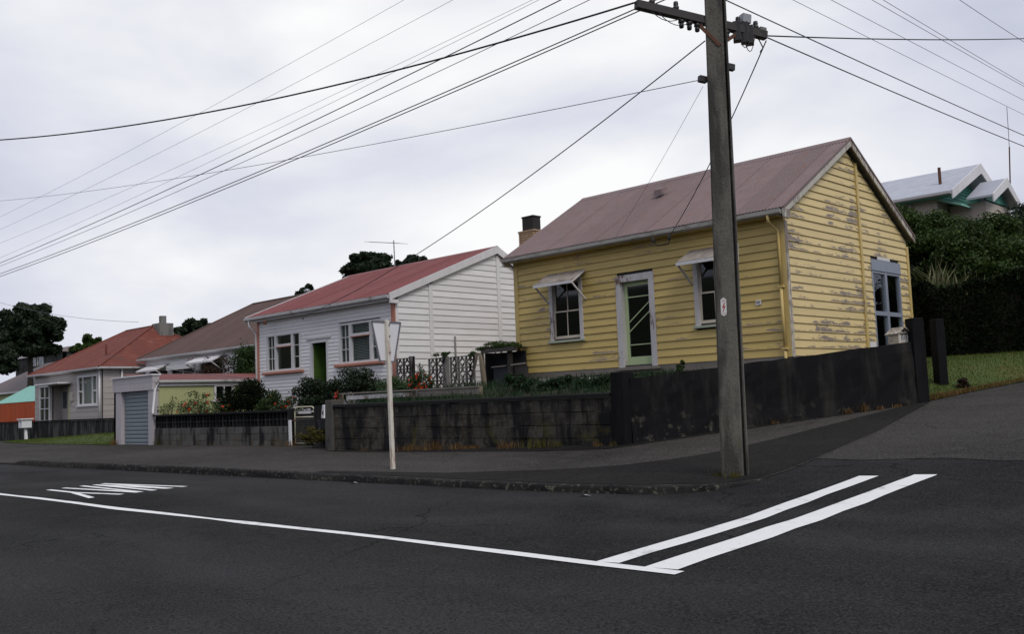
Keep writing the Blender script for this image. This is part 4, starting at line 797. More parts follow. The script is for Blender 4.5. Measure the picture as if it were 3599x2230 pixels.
# ------------------------------------------------------------------ brown-roofed house behind the garage
e3 = onY(c1(1215, 668), 21.7); r3l = onY(c2(905, 283), 26.4); r3r = onY(c2(1235, 212), 26.4); B0 = e3[0]+.3; B1 = -33.0
h3 = thing('brown_roofed_house', 'low white house with brown hipped iron roof behind the garage', 'house', ((B0+B1)/2, 25, 1.2))
a3 = [onY(c2(*q), 22.0)[0]-B0 for q in ((60, 800), (215, 790), (235, 800), (440, 770), (470, 750), (672, 715))]
ops3 = [(a3[0]+.1, a3[1], 2.6, 3.9), (a3[2]+.1, a3[3]-.1, 2.6, 3.85), (a3[4]+.1, a3[5]-.05, 2.6, 4.0)]
w3, g3 = hip_house(h3, B0, B1, 22.0, 30.8, 1.5, 4.5, 26.4, r3l[2], r3l[0], r3r[0]+1.0, 'white_x', 'roof_b', .172, ops3, side_boards=False)
for o in ops3:
    f = w3.part('window', 'white_trim', h3, o[0], o[0]+.07, o[2], o[3], -.03, .03); w3.part('casing', 'white_trim', f, o[1]-.07, o[1], o[2], o[3], -.03, .03); w3.part('casing', 'white_trim', f, o[0]+.07, o[1]-.07, o[3]-.07, o[3], -.03, .028); w3.part('mullion', 'white_trim', f, (o[0]+o[1])/2-.03, (o[0]+o[1])/2+.03, o[2], o[3]-.07, -.03, .02); w3.part('pane', 'glass_d', f, o[0]+.05, o[1]-.05, o[2], o[3]-.05, -.02, -.015)
hood(h3, w3, ops3[0][0]-.1, ops3[0][1]+.05, 4.17, 3.87, .7, 3.4, 'white_trim'); hood(h3, w3, ops3[2][0]-.15, ops3[2][1]+.1, 4.32, 4.0, .7, 3.5, 'white_trim'); w3.part('window_box_hood', 'white_trim', h3, ops3[1][0]-.05, ops3[1][1]+.05, 3.78, 4.02, .03, .28)
mb = MB(); q = onY(c2(400, 720), 21.65); mb.tube([q+np.array((-.2, 0, 0)), q+np.array((.02, -.25, -.35)), q+np.array((.22, 0, 0))], .02, 6); mb.build('service_bracket', 'rust', h3)
# ------------------------------------------------------------------ red-roofed house
r4l = onY(c1(1120, 418), 24.2); r4r = onY(c1(1350, 386), 24.2); H40, H41 = -57.5, -48.35
h4 = thing('red_roofed_house', 'beige plank house with rust streaked red hipped roof and grey chimney', 'house', ((H40+H41)/2, 24, 1.2))
wn4 = (onY(c1(690, 900), 20)[0]-H40, onY(c1(866, 900), 20)[0]-H40, 2.28, 3.72); pc4 = (onY(c1(352, 1000), 20)[0]-H40, onY(c1(440, 1000), 20)[0]-H40, 1.55, 3.42); pd4 = (onY(c1(462, 1000), 20)[0]-H40, onY(c1(622, 1000), 20)[0]-H40, 1.5, 3.42)
w4, g4 = hip_house(h4, H40, H41, 20.0, 28.4, 1.4, 4.14, 24.2, r4l[2], r4l[0], r4r[0], 'beige_x', 'roof_r', .29, [wn4, pc4, pd4])
def pane_window(parent, w, o, vb, hb, m='white_trim', d=.03, bw=.05, sill=True, name='window'):
    a0, a1, z0, z1 = o; f = w.part(name, m, parent, a0, a0+bw*1.6, z0, z1, -.04, d); w.part('casing', m, f, a1-bw*1.6, a1, z0, z1, -.04, d); w.part('casing', m, f, a0, a1, z1, z1+bw*1.4, -.03, d+.003); w.part('bottom_rail', m, f, a0+bw*1.6, a1-bw*1.6, z0, z0+bw, -.04, d-.003)
    if sill: w.part('sill', m, f, a0-.08, a1+.08, z0-.07, z0-.002, -.02, d+.05)
    for k in vb: c = a0+(a1-a0)*k; w.part('mullion', m, f, c-bw/2, c+bw/2, z0+bw, z1, -.035, d-.006)
    for k, s0, s1 in hb: zz_ = z0+(z1-z0)*k; w.part('glazing_bar', m, f, a0+(a1-a0)*s0, a0+(a1-a0)*s1, zz_-bw/2, zz_+bw/2, -.03, d-.010)
    w.part('pane', 'glass', f, a0+.04, a1-.04, z0+.02, z1, -.022, -.017); return f
f4 = pane_window(h4, w4, wn4, (.27, .74), ((.5, .03, .26), (.5, .75, .97)), bw=.08); w4.part('curtain', 'curtain', f4, wn4[0]+.1, wn4[1]-.1, wn4[2], wn4[3], -.16, -.12)
pane_window(h4, w4, pc4, (.5,), ((.36, .03, .97), (.68, .03, .97)), bw=.05, sill=False, name='porch_window')
a0, a1, z0, z1 = pd4; w4.part('porch_post', 'white_trim', h4, a0-.16, a0-.02, z0, z1+.05, -.05, .12); w4.part('canopy', 'white_trim', h4, a0-.5, a1+.2, z1+.06, z1+.14, .0, .75)
w4.part('porch_back', 'beige_x', h4, a0, a1, z0, z1, -.55, -.5); w4.part('front_door', 'limewall', h4, a0+.9*(a1-a0)*.55, a1-.35, z0, z1-.05, -.49, -.44); w4.part('side_panel', 'limewall', h4, a1-.30, a1-.06, z0, z1, -.48, -.02)
w4.part('side_panel', 'beige_x', h4, a0-.02, a0+.03, z0, z1, -.52, -.05)
w4.part('sidelight', 'glass_d', h4, a0+.25, a0+.75, z0+.7, z1-.3, -.49, -.46); w4.part('meter_box', 'curtain', h4, a1+.15, a1+.42, 2.55, 3.0, .03, .12)
downpipe(h4, [w4.p(H41-H40-.05, 4.0, .12), w4.p(H41-H40-.05, 1.3, .10)], 'white_trim', .05); downpipe(h4, [g4.p(.95, 4.05, .12), g4.p(.95, 1.3, .10)], 'white_trim', .05)
q = onY(c1(1440, 400), 24.6); MB().box((q[0]-.48, 24.2, 4.8), (q[0]+.48, 25.0, q[2]+.32)).build('chimney', 'stucco', h4); chm = MB().box((q[0]-.12, 24.45, q[2]+.32), (q[0]+.16, 24.75, q[2]+.75)).build('chimney_pot', 'stucco', h4)
q = onY(c1(940, 690), 21.0); MB().tube([(q[0], 21.0, 4.3), (q[0], 21.0, 5.42)], .06, 8).build('vent_pipe', 'roof_r', h4)
# ------------------------------------------------------------------ garage
GX0, GX1, GY0, GY1 = -35.22, -32.1, 15.0, 20.6
ga = thing('garage', 'narrow garage with blue grey roller door, pale lime side wall and red roof', 'garage', ((GX0+GX1)/2, 17.8, .6))
wgf = Wall((GX0, GY0, 0), (1, 0, 0), (0, -1, 0)); wgs = Wall((GX1, GY0, 0), (0, 1, 0), (1, 0, 0)); gl_ = GX1-GX0
dx0, dx1 = .60, 2.78
wgf.part('post', 'gfront', ga, 0, dx0, .4, 2.50, -.22, .0); wgf.part('post', 'gfront', ga, dx1, gl_, .4, 2.50, -.22, .0)
wgf.part('header', 'gfront', ga, -.04, gl_+.04, 2.50, 2.76, -.22, .03); wgf.part('header_board', 'gfront', ga, -.08, gl_+.05, 2.765, 2.99, -.22, .025); wgf.part('coping', 'white_trim', ga, -.1, gl_+.08, 2.995, 3.05, -.26, .07)
sl_ = MB(); pr_ = [(0, .0), (.012, .012), (.02, .04), (.02, .10), (.012, .128), (0, .14)]
for i, (d_, z) in enumerate(pr_): sl_.v += [(0, -d_, z), (dx1-dx0+.04, -d_, z)]
sl_.f = [(2*i, 2*i+1, 2*i+3, 2*i+2) for i in range(len(pr_)-1)]; sld = sl_.data('slat'); sld.materials.append(M['roller'])
rd = wgf.part('roller_door', 'roller', ga, dx0-.02, dx1+.02, .48, 2.52, -.17, -.15)
for i in range(14): o = link('slat', sld, None, rd); o.location = (GX0+dx0-.02, GY0+.148, .52+i*.142)
wgs.part('side_wall', 'limewall', ga, .23, 2.28, .4, 2.72, -.15, 0); wgs.part('side_wall', 'limewall', ga, 3.10, GY1-GY0, .4, 2.72, -.15, 0); wgs.part('side_wall', 'limewall', ga, 2.28, 3.10, .4, 2.08, -.15, 0); wgs.part('side_wall', 'limewall', ga, 2.28, 3.10, 2.62, 2.72, -.15, 0)
wgs.part('side_wall', 'limewall', ga, 0, GY1-GY0, .4, 2.8, -gl_, -gl_+.15); wgf.part('back_wall', 'limewall', ga, 0, gl_, .4, 2.8, -(GY1-GY0), -(GY1-GY0)+.15)
fw_ = pane_window(ga, wgs, (2.30, 3.08, 2.10, 2.58), (.5,), (), bw=.045, d=.04); MB().box((GX0+.2, GY0+.3, .5), (GX1-.9, GY1-.2, 2.6)).build('inner_wall', 'dark', ga)
corr(ga, (GX1+.12, GY0-.0, 2.83), (0, 1, 0), (-1, 0, .105), (0, 0, 1), .28, GY1-GY0+.15, lambda s: 0, lambda s: gl_+.2, 'roof_g', sheetw=.76)
gutter(ga, (GX1+.07, GY0+.08, 2.78), (GX1+.07, GY1+.1, 2.78), (1, 0, 0), 'gutter_w'); wgs.part('fascia', 'white_trim', ga, .1, GY1-GY0, 2.62, 2.80, .002, .06)
downpipe(ga, [(GX1+.12, GY0+.16, 2.72), (GX1+.06, GY0+.06, 2.5), (GX1+.06, GY0-.02, 1.75), (GX1+.14, GY0-.04, 1.66)], 'white_trim', .045)
# ================================================================== WALLS ALONG THE STREET
def blk(parent, name, m, x0, x1, yf, z0, z1, dep=.10, proud=.005, j=.009, bev=.010):
    r = lambda: rnd.uniform(-j, j); p = proud+rnd.uniform(-.6, 1.2)*j; b = bev
    back = [(x0, yf+dep, z0), (x1, yf+dep, z0), (x1, yf+dep, z1), (x0, yf+dep, z1)]; mid = [(x0, yf+.004, z0), (x1, yf+.004, z0), (x1, yf+.004, z1), (x0, yf+.004, z1)]
    fr = [(x0+b, yf-p+r(), z0+b), (x1-b, yf-p+r(), z0+b), (x1-b, yf-p+r(), z1-b), (x0+b, yf-p+r(), z1-b)]
    mb = MB(); mb.add(back+mid+fr, [(8, 9, 10, 11)]+[(i, (i+1) % 4, 4+(i+1) % 4, 4+i) for i in range(4)]+[(4+i, 4+(i+1) % 4, 8+(i+1) % 4, 8+i) for i in range(4)]); return mb.build(name, m, parent)
FY = 14.0; bw_ = thing('block_wall', 'lichen stained stone block wall with black capping along the footpath', 'wall', (-15.6, 14.1, .5))
MB().box((-19.98, FY+.012, .1), (-11.2, FY+.24, 1.62)).build('wall_core', 'mortar', bw_)
for r_ in range(5):
    z1 = 1.612-r_*.252; z0 = z1-.247; x = -19.95-(.38 if r_ % 2 else 0)
    while x < -11.22:
        L = rnd.uniform(.50, .92); x0, x1 = max(x, -19.95), min(x+L-.005, -11.22)
        if x1-x0 > .12: blk(bw_, 'block', 'block', x0, x1, FY, z0, z1)
        x += L
x = -20.0
while x < -11.25:
    x1 = min(x+2.2, -11.22); MB().hexa([(x, FY-.05, 1.625), (x1-.006, FY-.05, 1.625), (x1-.006, FY+.28, 1.625), (x, FY+.28, 1.625)], [(x, FY-.04, 1.705), (x1-.006, FY-.04, 1.70), (x1-.006, FY+.27, 1.715), (x, FY+.27, 1.71)]).build('coping', 'cap', bw_, bevel=.012); x = x1
for q in (1235, 1750, 2225): p_ = onY((1000+q/2.034, 1250+578/2.034), FY); MB().tube([(p_[0], FY-.03, p_[2]), (p_[0], FY+.1, p_[2])], .028, 8).build('weep_pipe', 'black', bw_)
def pillar(name, label, cx, cy, wx, wy, z0, z1, m='conc_post', rot=0.0, group=None):
    c, s_ = math.cos(rot), math.sin(rot); q = [(-1, -1), (1, -1), (1, 1), (-1, 1)]; mb = MB(); t = thing(name, label, 'pillar', (cx, cy, z0+.2), group); n = 5; rs = np.random.RandomState(int(abs(cx)*100))
    for k in range(n+1):
        z = z0+(z1-z0)*k/n; f = 1.0 if k < n else .96
        for a, b in q: aa, bb = a*wx/2*f*(1+rs.normal(0, .012)), b*wy/2*f*(1+rs.normal(0, .012)); mb.v.append((cx+c*aa-s_*bb, cy+s_*aa+c*bb, z+rs.normal(0, .004)))
    for k in range(n):
        for i in range(4): mb.f.append((k*4+i, k*4+(i+1) % 4, k*4+4+(i+1) % 4, k*4+4+i))
    mb.f += [(3, 2, 1, 0), tuple(n*4+i for i in range(4))]; mb.build('shaft', m, t, bevel=.012); return t
pillar('wall_pillar', 'stained square pillar at the gate end of the block wall', -20.14, FY+.10, .30, .34, .2, 1.82, 'mortar')
zc = onY(P(1472, 887), FY-.02)[2]; pillar('wall_pillar', 'tall black corner pillar between block wall and rendered side wall', -11.06, FY+.16, .30, .36, .3, zc)
# rendered side wall climbing the side street
S0, S1 = np.array((-10.98, 14.25)), np.array((-7.528, 18.668)); zt0 = onY(P(1492, 904), 14.25)[2]; zt1 = onY(P(2170, 815), 18.5)[2]
sw = thing('side_wall', 'blackened rendered concrete wall climbing beside the side street', 'wall', (*((S0+S1)/2), .8)); dv = (S1-S0)/np.linalg.norm(S1-S0); nv = np.array((dv[1], -dv[0])); N = 26; mb = MB(); rs = np.random.RandomState(12)
for i in range(N+1):
    t = i/N; c = S0+(S1-S0)*t; zt_ = zt0+(zt1-zt0)*t+rs.normal(0, .006); zb_ = float(zf(c[0], c[1]))-.25; nz = 9
    for k in range(nz): 
        zz_ = zb_+(zt_-zb_)*k/(nz-1); ru = rs.normal(0, .010)+(.05*max(0, 1-(zz_-zb_-.25)/.35) if zz_ > zb_ else .05); mb.v.append((*(c+nv*(.10+ru-(.02 if k == nz-1 else 0))), zz_))
    for k in range(2): mb.v.append((*(c-nv*.10), (zt_, zb_)[k]))
K = 11
for i in range(N):
    for k in range(K): mb.f.append((i*K+k, i*K+(k+1) % K, (i+1)*K+(k+1) % K, (i+1)*K+k))
mb.f += [tuple(range(K)), tuple(N*K+k for k in range(K))]; o = mb.build('rendered_face', 'conc_side', sw)
ang = math.atan2(dv[1], dv[0]); pe = S1+dv*.13; zp = onY(P(2190, 758), pe[1])[2]
pillar('gate_pillar', 'black concrete gate pillar at the top end of the rendered wall', pe[0], pe[1], .25, .27, .9, zp, rot=ang)
gp = onG(P(2243, 917), zlawn); zp2 = onY(P(2240, 760), gp[1])[2]; pillar('gate_pillar', 'black concrete gate post standing alone on the lawn edge', gp[0], gp[1], .20, .24, gp[2]-.3, zp2, rot=ang)
# letterbox 88
lbp = onD(P(2140, 797), 18.80); lb = thing('letterbox', 'small cream letterbox with pitched roof numbered 88 behind the rendered wall', 'letterbox', (lbp[0], lbp[1], lbp[2]-.9))
fn_ = np.array((.86, -.51)); sd_ = np.array((-fn_[1], fn_[0])); b3 = lambda a, b, z: (*(np.array((lbp[0], lbp[1]))+sd_*a+fn_*b), z)
zb0 = lbp[2]-.19; ze_ = lbp[2]+.02; za_ = lbp[2]+.105; w_ = .115; l_ = .16
bx_ = MB().prism([b3(-w_, l_, zb0), b3(w_, l_, zb0), b3(w_, l_, ze_), b3(0, l_, za_), b3(-w_, l_, ze_)], (*(-fn_*2*l_), 0)); bx_.build('box', 'sash', lb)
for sg in (-1, 1): MB().hexa([b3(0, l_+.06, za_+.012), b3(sg*(w_+.045), l_+.05, ze_-.03), b3(sg*(w_+.045), -l_-.04, ze_-.03), b3(0, -l_-.04, za_+.012)], [b3(0, l_+.06, za_+.03), b3(sg*(w_+.045), l_+.05, ze_-.012), b3(sg*(w_+.045), -l_-.04, ze_-.012), b3(0, -l_-.04, za_+.03)]).build('roof_panel', 'cream_trim', lb)
MB().lathe(b3(0, l_+.001, ze_+.035), [(.026, 0), (.026, .006)], 14, (*fn_, 0)).build('newspaper_hole', 'ink', lb); MB().hexa([b3(-.08, l_+.002, ze_-.04), b3(.08, l_+.002, ze_-.04), b3(.08, l_+.012, ze_-.04), b3(-.08, l_+.012, ze_-.04)], [b3(-.08, l_+.002, ze_-.018), b3(.08, l_+.002, ze_-.018), b3(.08, l_+.012, ze_-.018), b3(-.08, l_+.012, ze_-.018)]).build('mail_slot', 'ink', lb)
MB().hexa([b3(-.09, l_+.001, ze_-.165), b3(.09, l_+.001, ze_-.165), b3(.09, l_+.004, ze_-.165), b3(-.09, l_+.004, ze_-.165)], [b3(-.09, l_+.001, ze_-.045), b3(.09, l_+.001, ze_-.045), b3(.09, l_+.004, ze_-.045), b3(-.09, l_+.004, ze_-.045)]).build('number_panel', 'wmetal', lb)
text_mesh('88', .155, 'number', 'ink', lb, b3(0, l_+.006, ze_-.105), (*sd_, 0), (0, 0, 1)); MB().tube([b3(0, 0, zb0), b3(0, 0, zb0-.75)], .04, 8).build('stake', 'post_wood', lb)
# lower wall before the rose garden: two courses of pale block, breeze blocks, dark capping
lw = thing('garden_wall', 'low grey block wall topped with dark breeze blocks before the rose garden', 'wall', (-27.9, 15.1, .5)); MB().box((-32.0, 15.03, .2), (-23.7, 15.18, 1.16)).build('wall_core', 'mortar', lw)
for r_ in range(3):
    z1 = 1.155-r_*.2; x = -31.99-(.2 if r_ % 2 else 0)
    while x < -23.75:
        x0, x1 = max(x, -31.99), min(x+.39, -23.7)
        if x1-x0 > .1: blk(lw, 'block', 'lowblock', x0, x1, 15.02, z1-.19, z1, .1, .006, .003, .006)
        x += .4
bz = MB(); q_ = .195
for a, b in (((-q_, 0, -q_), (q_, 0, -q_)), ((-q_, 0, q_), (q_, 0, q_)), ((-q_, 0, -q_), (-q_, 0, q_)), ((q_, 0, -q_), (q_, 0, q_)), ((-q_, 0, 0), (q_, 0, 0)), ((0, 0, -q_), (0, 0, q_))): bz.bar(a, b, .09, .035, (0, 1, 0) if False else (0, 0, 1) if a[2] == b[2] else (1, 0, 0))
bzd = bz.data('breeze_block'); bzd.materials.append(M['breeze_d'])
for i in range(20): o = link('breeze_block', bzd, None, lw); o.location = (-31.78+i*.415, 15.1, 1.36)
MB().box((-31.98, 15.145, 1.17), (-23.7, 15.17, 1.56)).build('backing', 'cap', lw)
x = -32.02
while x < -23.7: x1 = min(x+1.4, -23.68); MB().box((x, 14.98, 1.565), (x1-.005, 15.24, 1.63)).build('coping', 'cap', lw, bevel=.01); x = x1
# gate, posts, bits of wall beside it
pillar('gate_post', 'grey concrete gatepost at the end of the breeze block wall', -23.62, 15.1, .16, .2, .3, 1.66, 'bank'); pillar('gate_post', 'grey concrete gatepost on the latch side of the tube gate', -22.28, 15.1, .20, .2, .3, 1.70, 'bank')
wp = thing('white_board', 'white painted board leaning on the gatepost', 'board', (-23.48, 14.95, .6)); MB().hexa([(-23.52, 14.93, .58), (-23.41, 14.93, .58), (-23.41, 14.97, .58), (-23.52, 14.97, .58)], [(-23.56, 14.95, 1.34), (-23.46, 14.95, 1.34), (-23.46, 14.99, 1.34), (-23.56, 14.99, 1.34)]).build('plank', 'signback', wp)
gt = thing('tube_gate', 'cream metal tube garden gate with rounded top and mesh', 'gate', (-22.9, 15.1, .62)); g0, g1 = -23.42, -22.44
arc = [(g0, 15.08, .68)]+[(g0+.16-.16*math.cos(t), 15.08, 1.53+.16*math.sin(t)) for t in np.linspace(0, math.pi/2, 6)]+[(g1-.16+.16*math.sin(t), 15.08, 1.53+.16*math.cos(t)) for t in np.linspace(0, math.pi/2, 6)]+[(g1, 15.08, .68), (g0, 15.08, .68)]
MB().tube(arc, .018, 8).build('tube_frame', 'cream_metal', gt, True); MB().tube([(g0, 15.08, 1.41), (g1, 15.08, 1.41)], .016, 8).build('rail', 'cream_metal', gt, True)
mb = MB()
for i in range(1, 16): x = g0+(g1-g0)*i/16; mb.tube([(x, 15.08, .69), (x, 15.08, 1.40)], .0016, 4, False)
for i in range(1, 12): z = .69+i*.059; mb.tube([(g0, 15.083, z), (g1, 15.083, z)], .0016, 4, False)
mb.build('wire_mesh', 'steel', gt)
for z in (.85, 1.3): MB().box((g0-.10, 15.06, z), (g0+.02, 15.10, z+.04)).build('hinge', 'rust', gt)
rw = thing('return_wall', 'short stained concrete wall joining the gatepost to the block wall', 'wall', (-21.2, 14.8, .5)); MB().hexa([(-22.18, 15.0, .2), (-20.28, 14.15, .2), (-20.22, 14.33, .2), (-22.12, 15.2, .2)], [(-22.18, 15.0, 1.30), (-20.28, 14.15, 1.42), (-20.22, 14.33, 1.42), (-22.12, 15.2, 1.30)]).build('panel', 'bank', rw, bevel=.015)
l2 = thing('letterbox', 'white metal letterbox with a dark slot on the wall beside the tube gate', 'letterbox', (-21.4, 14.9, 1.36)); MB().hexa([(-21.62, 14.72, 1.36), (-21.22, 14.54, 1.36), (-21.14, 14.72, 1.36), (-21.54, 14.9, 1.36)], [(-21.55, 14.72, 1.72), (-21.27, 14.6, 1.72), (-21.2, 14.74, 1.72), (-21.5, 14.88, 1.72)]).build('box', 'wmetal', l2, bevel=.015); MB().hexa([(-21.47, 14.648, 1.47), (-21.35, 14.594, 1.47), (-21.34, 14.62, 1.47), (-21.46, 14.67, 1.47)], [(-21.45, 14.655, 1.57), (-21.36, 14.612, 1.57), (-21.35, 14.64, 1.57), (-21.44, 14.68, 1.57)]).build('slot', 'ink', l2)
hl_ = thing('hose_tap', 'small white cap on a standpipe behind the gate wall', 'tap', (-21.75, 15.1, 1.2)); MB().tube([(-21.75, 15.1, 1.2), (-21.75, 15.1, 1.74)], .02, 8).build('pipe', 'stucco', hl_); MB().lathe((-21.75, 15.1, 1.74), [(.07, 0), (.08, .02), (.05, .05)], 10).build('cap', 'wmetal', hl_, True)
# wall before the red-roofed house, letterbox post on the verge
fwl = thing('street_wall', 'low dark grey concrete wall in front of the red-roofed house', 'wall', (-47, 17.1, .8)); mb = MB()
for x0, x1 in ((-70, -62), (-61.98, -54), (-53.98, -46), (-45.98, -39.5)): MB().box((x0, 17.02, .3), (x1, 17.22, 1.52)).build('wall_panel', 'bank', fwl, bevel=.01); MB().box((x0, 16.98, 1.525), (x1, 17.26, 1.59)).build('coping', 'cap', fwl)
b0 = onG(c1(232, 1388), zf); bt = b0+np.array((0, 0, 1.03)); pl_ = thing('letterbox', 'white wooden letterbox on a post on the grass verge', 'letterbox', b0)
MB().hexa([b0+np.array(q) for q in ((-.06, -.06, -.1), (.08, -.06, -.1), (.08, .06, -.1), (-.06, .06, -.1))], [bt+np.array(q) for q in ((-.18, -.05, -.36), (-.06, -.05, -.36), (-.06, .05, -.36), (-.18, .05, -.36))]).build('post', 'wmetal', pl_)
MB().box(bt+np.array((-.40, -.22, -.42)), bt+np.array((.10, .22, -.03))).build('box', 'signback', pl_, bevel=.01); MB().box(bt+np.array((-.46, -.28, -.025)), bt+np.array((.16, .28, .03))).build('lid', 'wmetal', pl_); MB().box(bt+np.array((-.28, -.225, -.14)), bt+np.array((-.05, -.221, -.11))).build('slot', 'ink', pl_)
# ================================================================== POLE, SIGN AND WIRES
pb = onG(P(1751, 1135), zf); pD = float(np.dot(pb-CAM, R2)); ptop = onD(P(1703, 0), pD); ax_ = (ptop-pb); ax_ = ax_/np.linalg.norm(ax_); pend = pb+ax_*9.2
up_ = thing('utility_pole', 'tall tapering grey concrete power pole on the street corner', 'pole', pb)
# faces of the pole: the broad one looks along fa, the narrow fluted one along fb
fa = np.array((.50, -.866, 0)); fb = np.array((.866, .5, 0))
def pole_pt(z, a, b): t = (z-pb[2])/(pend[2]-pb[2]); k = 1-.33*t; return pb+(pend-pb)*t+fb*a*k+fa*b*k
prof = [(-.165, -.115), (-.165, .105), (-.145, .125), (.10, .125), (.118, .108), (.118, .03), (.150, .02), (.150, .105), (.168, .115), (.178, .105), (.178, -.105), (.168, -.125), (-.145, -.125)]
mb = MB(); zsl = np.linspace(pb[2]-.4, pend[2], 24); k = len(prof); rs = np.random.RandomState(4)
for z in zsl:
    for a, b in prof: mb.v.append(tuple(pole_pt(z, a*1.07+rs.normal(0, .0012), b*1.07)))
for i in range(len(zsl)-1):
    for j in range(k): mb.f.append((i*k+j, i*k+(j+1) % k, (i+1)*k+(j+1) % k, (i+1)*k+j))
mb.f += [tuple(range(k)), tuple((len(zsl)-1)*k+j for j in range(k))]; mb.build('shaft', 'concrete', up_)
for z in (2.55, 3.35, 4.15, 4.55, 4.95, 5.35, 5.75): MB().lathe(pole_pt(z, -.02+.02*(int(z*20) % 3), .118), [(.016, 0), (.016, .012)], 8, fa).build('bolt_hole', 'ink', up_)
# danger plate
sc_ = onD(P(1729, 733), pD); sc_ = pole_pt(sc_[2], -.055, .1345); U_, V_ = fb, ax_; pt = lambda a, b, d: sc_+U_*a+V_*b+fa*d
MB().prism([pt(-.038, -.105, .002), pt(0, -.128, .002), pt(.038, -.105, .002), pt(.038, .098, .002), pt(.022, .108, .002), pt(0, .128, .002), pt(-.022, .108, .002), pt(-.038, .098, .002)], fa*.003).build('danger_plate', 'wmetal', up_)
MB().prism([pt(.012, .055, .006), pt(.024, .055, .006), pt(.006, .008, .006), pt(.026, .008, .006), pt(-.008, -.075, .006), pt(-.018, -.075, .006), pt(.002, -.012, .006), pt(-.022, -.012, .006)], fa*.001).build('lightning_mark', 'red', up_)
text_mesh('DANGER', .017, 'plate_lettering', 'red', up_, pt(0, -.093, .006), U_, V_, .001); text_mesh('LIVE\nWIRES', .020, 'plate_lettering', 'red', up_, pt(0, .082, .006), U_, V_, .001)
q = pole_pt(onD(P(1755, 605), pD)[2], .193, .03); MB().bar(q-ax_*.13, q+ax_*.13, .05, .006, fb).build('pole_label', 'signback', up_)
# cross-arm with insulators and fuse boxes
aL, aR = onD(P(1515, 10), pD-.35), onD(P(1825, 85), pD+.35); am = MB().bar(aL, aR, .10, .115).build('cross_arm', 'arm', up_, bevel=.006); adir = (aR-aL)/np.linalg.norm(aR-aL); Zv = np.array((0, 0, 1.))
def ins(c, up=1, s=1.0): MB().lathe(c, [(.02*s, 0), (.045*s, .015), (.05*s, .05), (.03*s, .06), (.04*s, .08), (.035*s, .12), (.015*s, .13)], 10, Zv*up).build('insulator', 'black', up_, True)
for t in (.36, .42, .48, .66, .71): ins(aL+(aR-aL)*t-Zv*.05-np.array((.02, .05, 0)), -1, .9)
for t in (.12, .30, .78, .92): ins(aL+(aR-aL)*t+Zv*.05, 1, .9)
for t, h in ((.80, .16), (.86, .20), (.90, .13)):
    c = aL+(aR-aL)*t+Zv*.04-np.array((.03, .06, 0)); MB().bar(c-Zv*.22, c+Zv*h*.4, .11, .12, fa).build('fuse_box', 'black', up_, bevel=.008)
c = aL+(aR-aL)*.84+Zv*.17; MB().bar(c-adir*.07, c+adir*.07, .1, .13).build('junction_box', 'steel', up_, bevel=.006); c = aL+(aR-aL)*.965+Zv*.03; MB().bar(c-adir*.05, c+adir*.05, .1, .13).build('junction_box', 'stucco', up_)
bs = pole_pt(onD(P(1720, 115), pD)[2], .06, .13); MB().bar(bs, aL+(aR-aL)*.77-Zv*.06, .03, .045).build('brace', 'rust', up_); MB().bar(bs, aL+(aR-aL)*.46-Zv*.06, .03, .045).build('brace', 'rust', up_)
# upper arm, out of the picture, carrying the thin lines
zu = pole_pt(pend[2]-.35, 0, .16); MB().bar(zu-adir*1.2, zu+adir*1.2, .10, .115).build('cross_arm', 'arm', up_)
for t in (-1.1, -.7, -.3, .3, .7, 1.1): ins(zu+adir*t+Zv*.05)
i1 = onD(P(1674, 189), pD); i2 = onD(P(1740, 160), pD)
for c, s_ in ((i1, -1), (i2, 1)): MB().bar(c-adir*.06, c+adir*.06, .07, .09).build('side_bracket', 'black', up_, bevel=.006); MB().tube([c, c-s_*fb*.14], .018, 6).build('bracket_bolt', 'rust', up_)
def loop(pts, r=.006): MB().tube([np.array(p_, float) for p_ in pts], r, 5).build('jumper_lead', 'wire', up_, True)
for t0, t1, dip in ((.1, .38, .14), (.16, .46, .17), (.78, .90, .26), (.82, .93, .30), (.50, .60, .18)):
    A, B = aL+(aR-aL)*t0, aL+(aR-aL)*t1; loop([A+(B-A)*s_-Zv*dip*4*s_*(1-s_)-fa*0+np.array((.01, -.07, 0)) for s_ in np.linspace(0, 1, 9)])
loop([aL+(aR-aL)*.93-Zv*.05, aL+(aR-aL)*.97-Zv*.18, aL+(aR-aL)*.945-Zv*.26], .01)
for dx in (-.17, .17): tuft('weed_tuft', 'olive weeds growing at the foot of the power pole', (pb[0]+dx*.8, pb[1]-.17-dx*.3, pb[2]-.0), .09, .12, 60, 'weed', 30+int(dx*10), 'weeds at the pole foot')
WN = 0
def wire(label, A, B, sag, r, group, m='wire', t0=0., t1=1., name='overhead_wire'):
    A, B = np.array(A, float), np.array(B, float); pts = [A+(B-A)*t-Zv*sag*4*t*(1-t) for t in np.linspace(t0, t1, 40)]; o = MB().tube(pts, r, 5).build(name, m, None, True); return tag(o, label, 'wire', group)
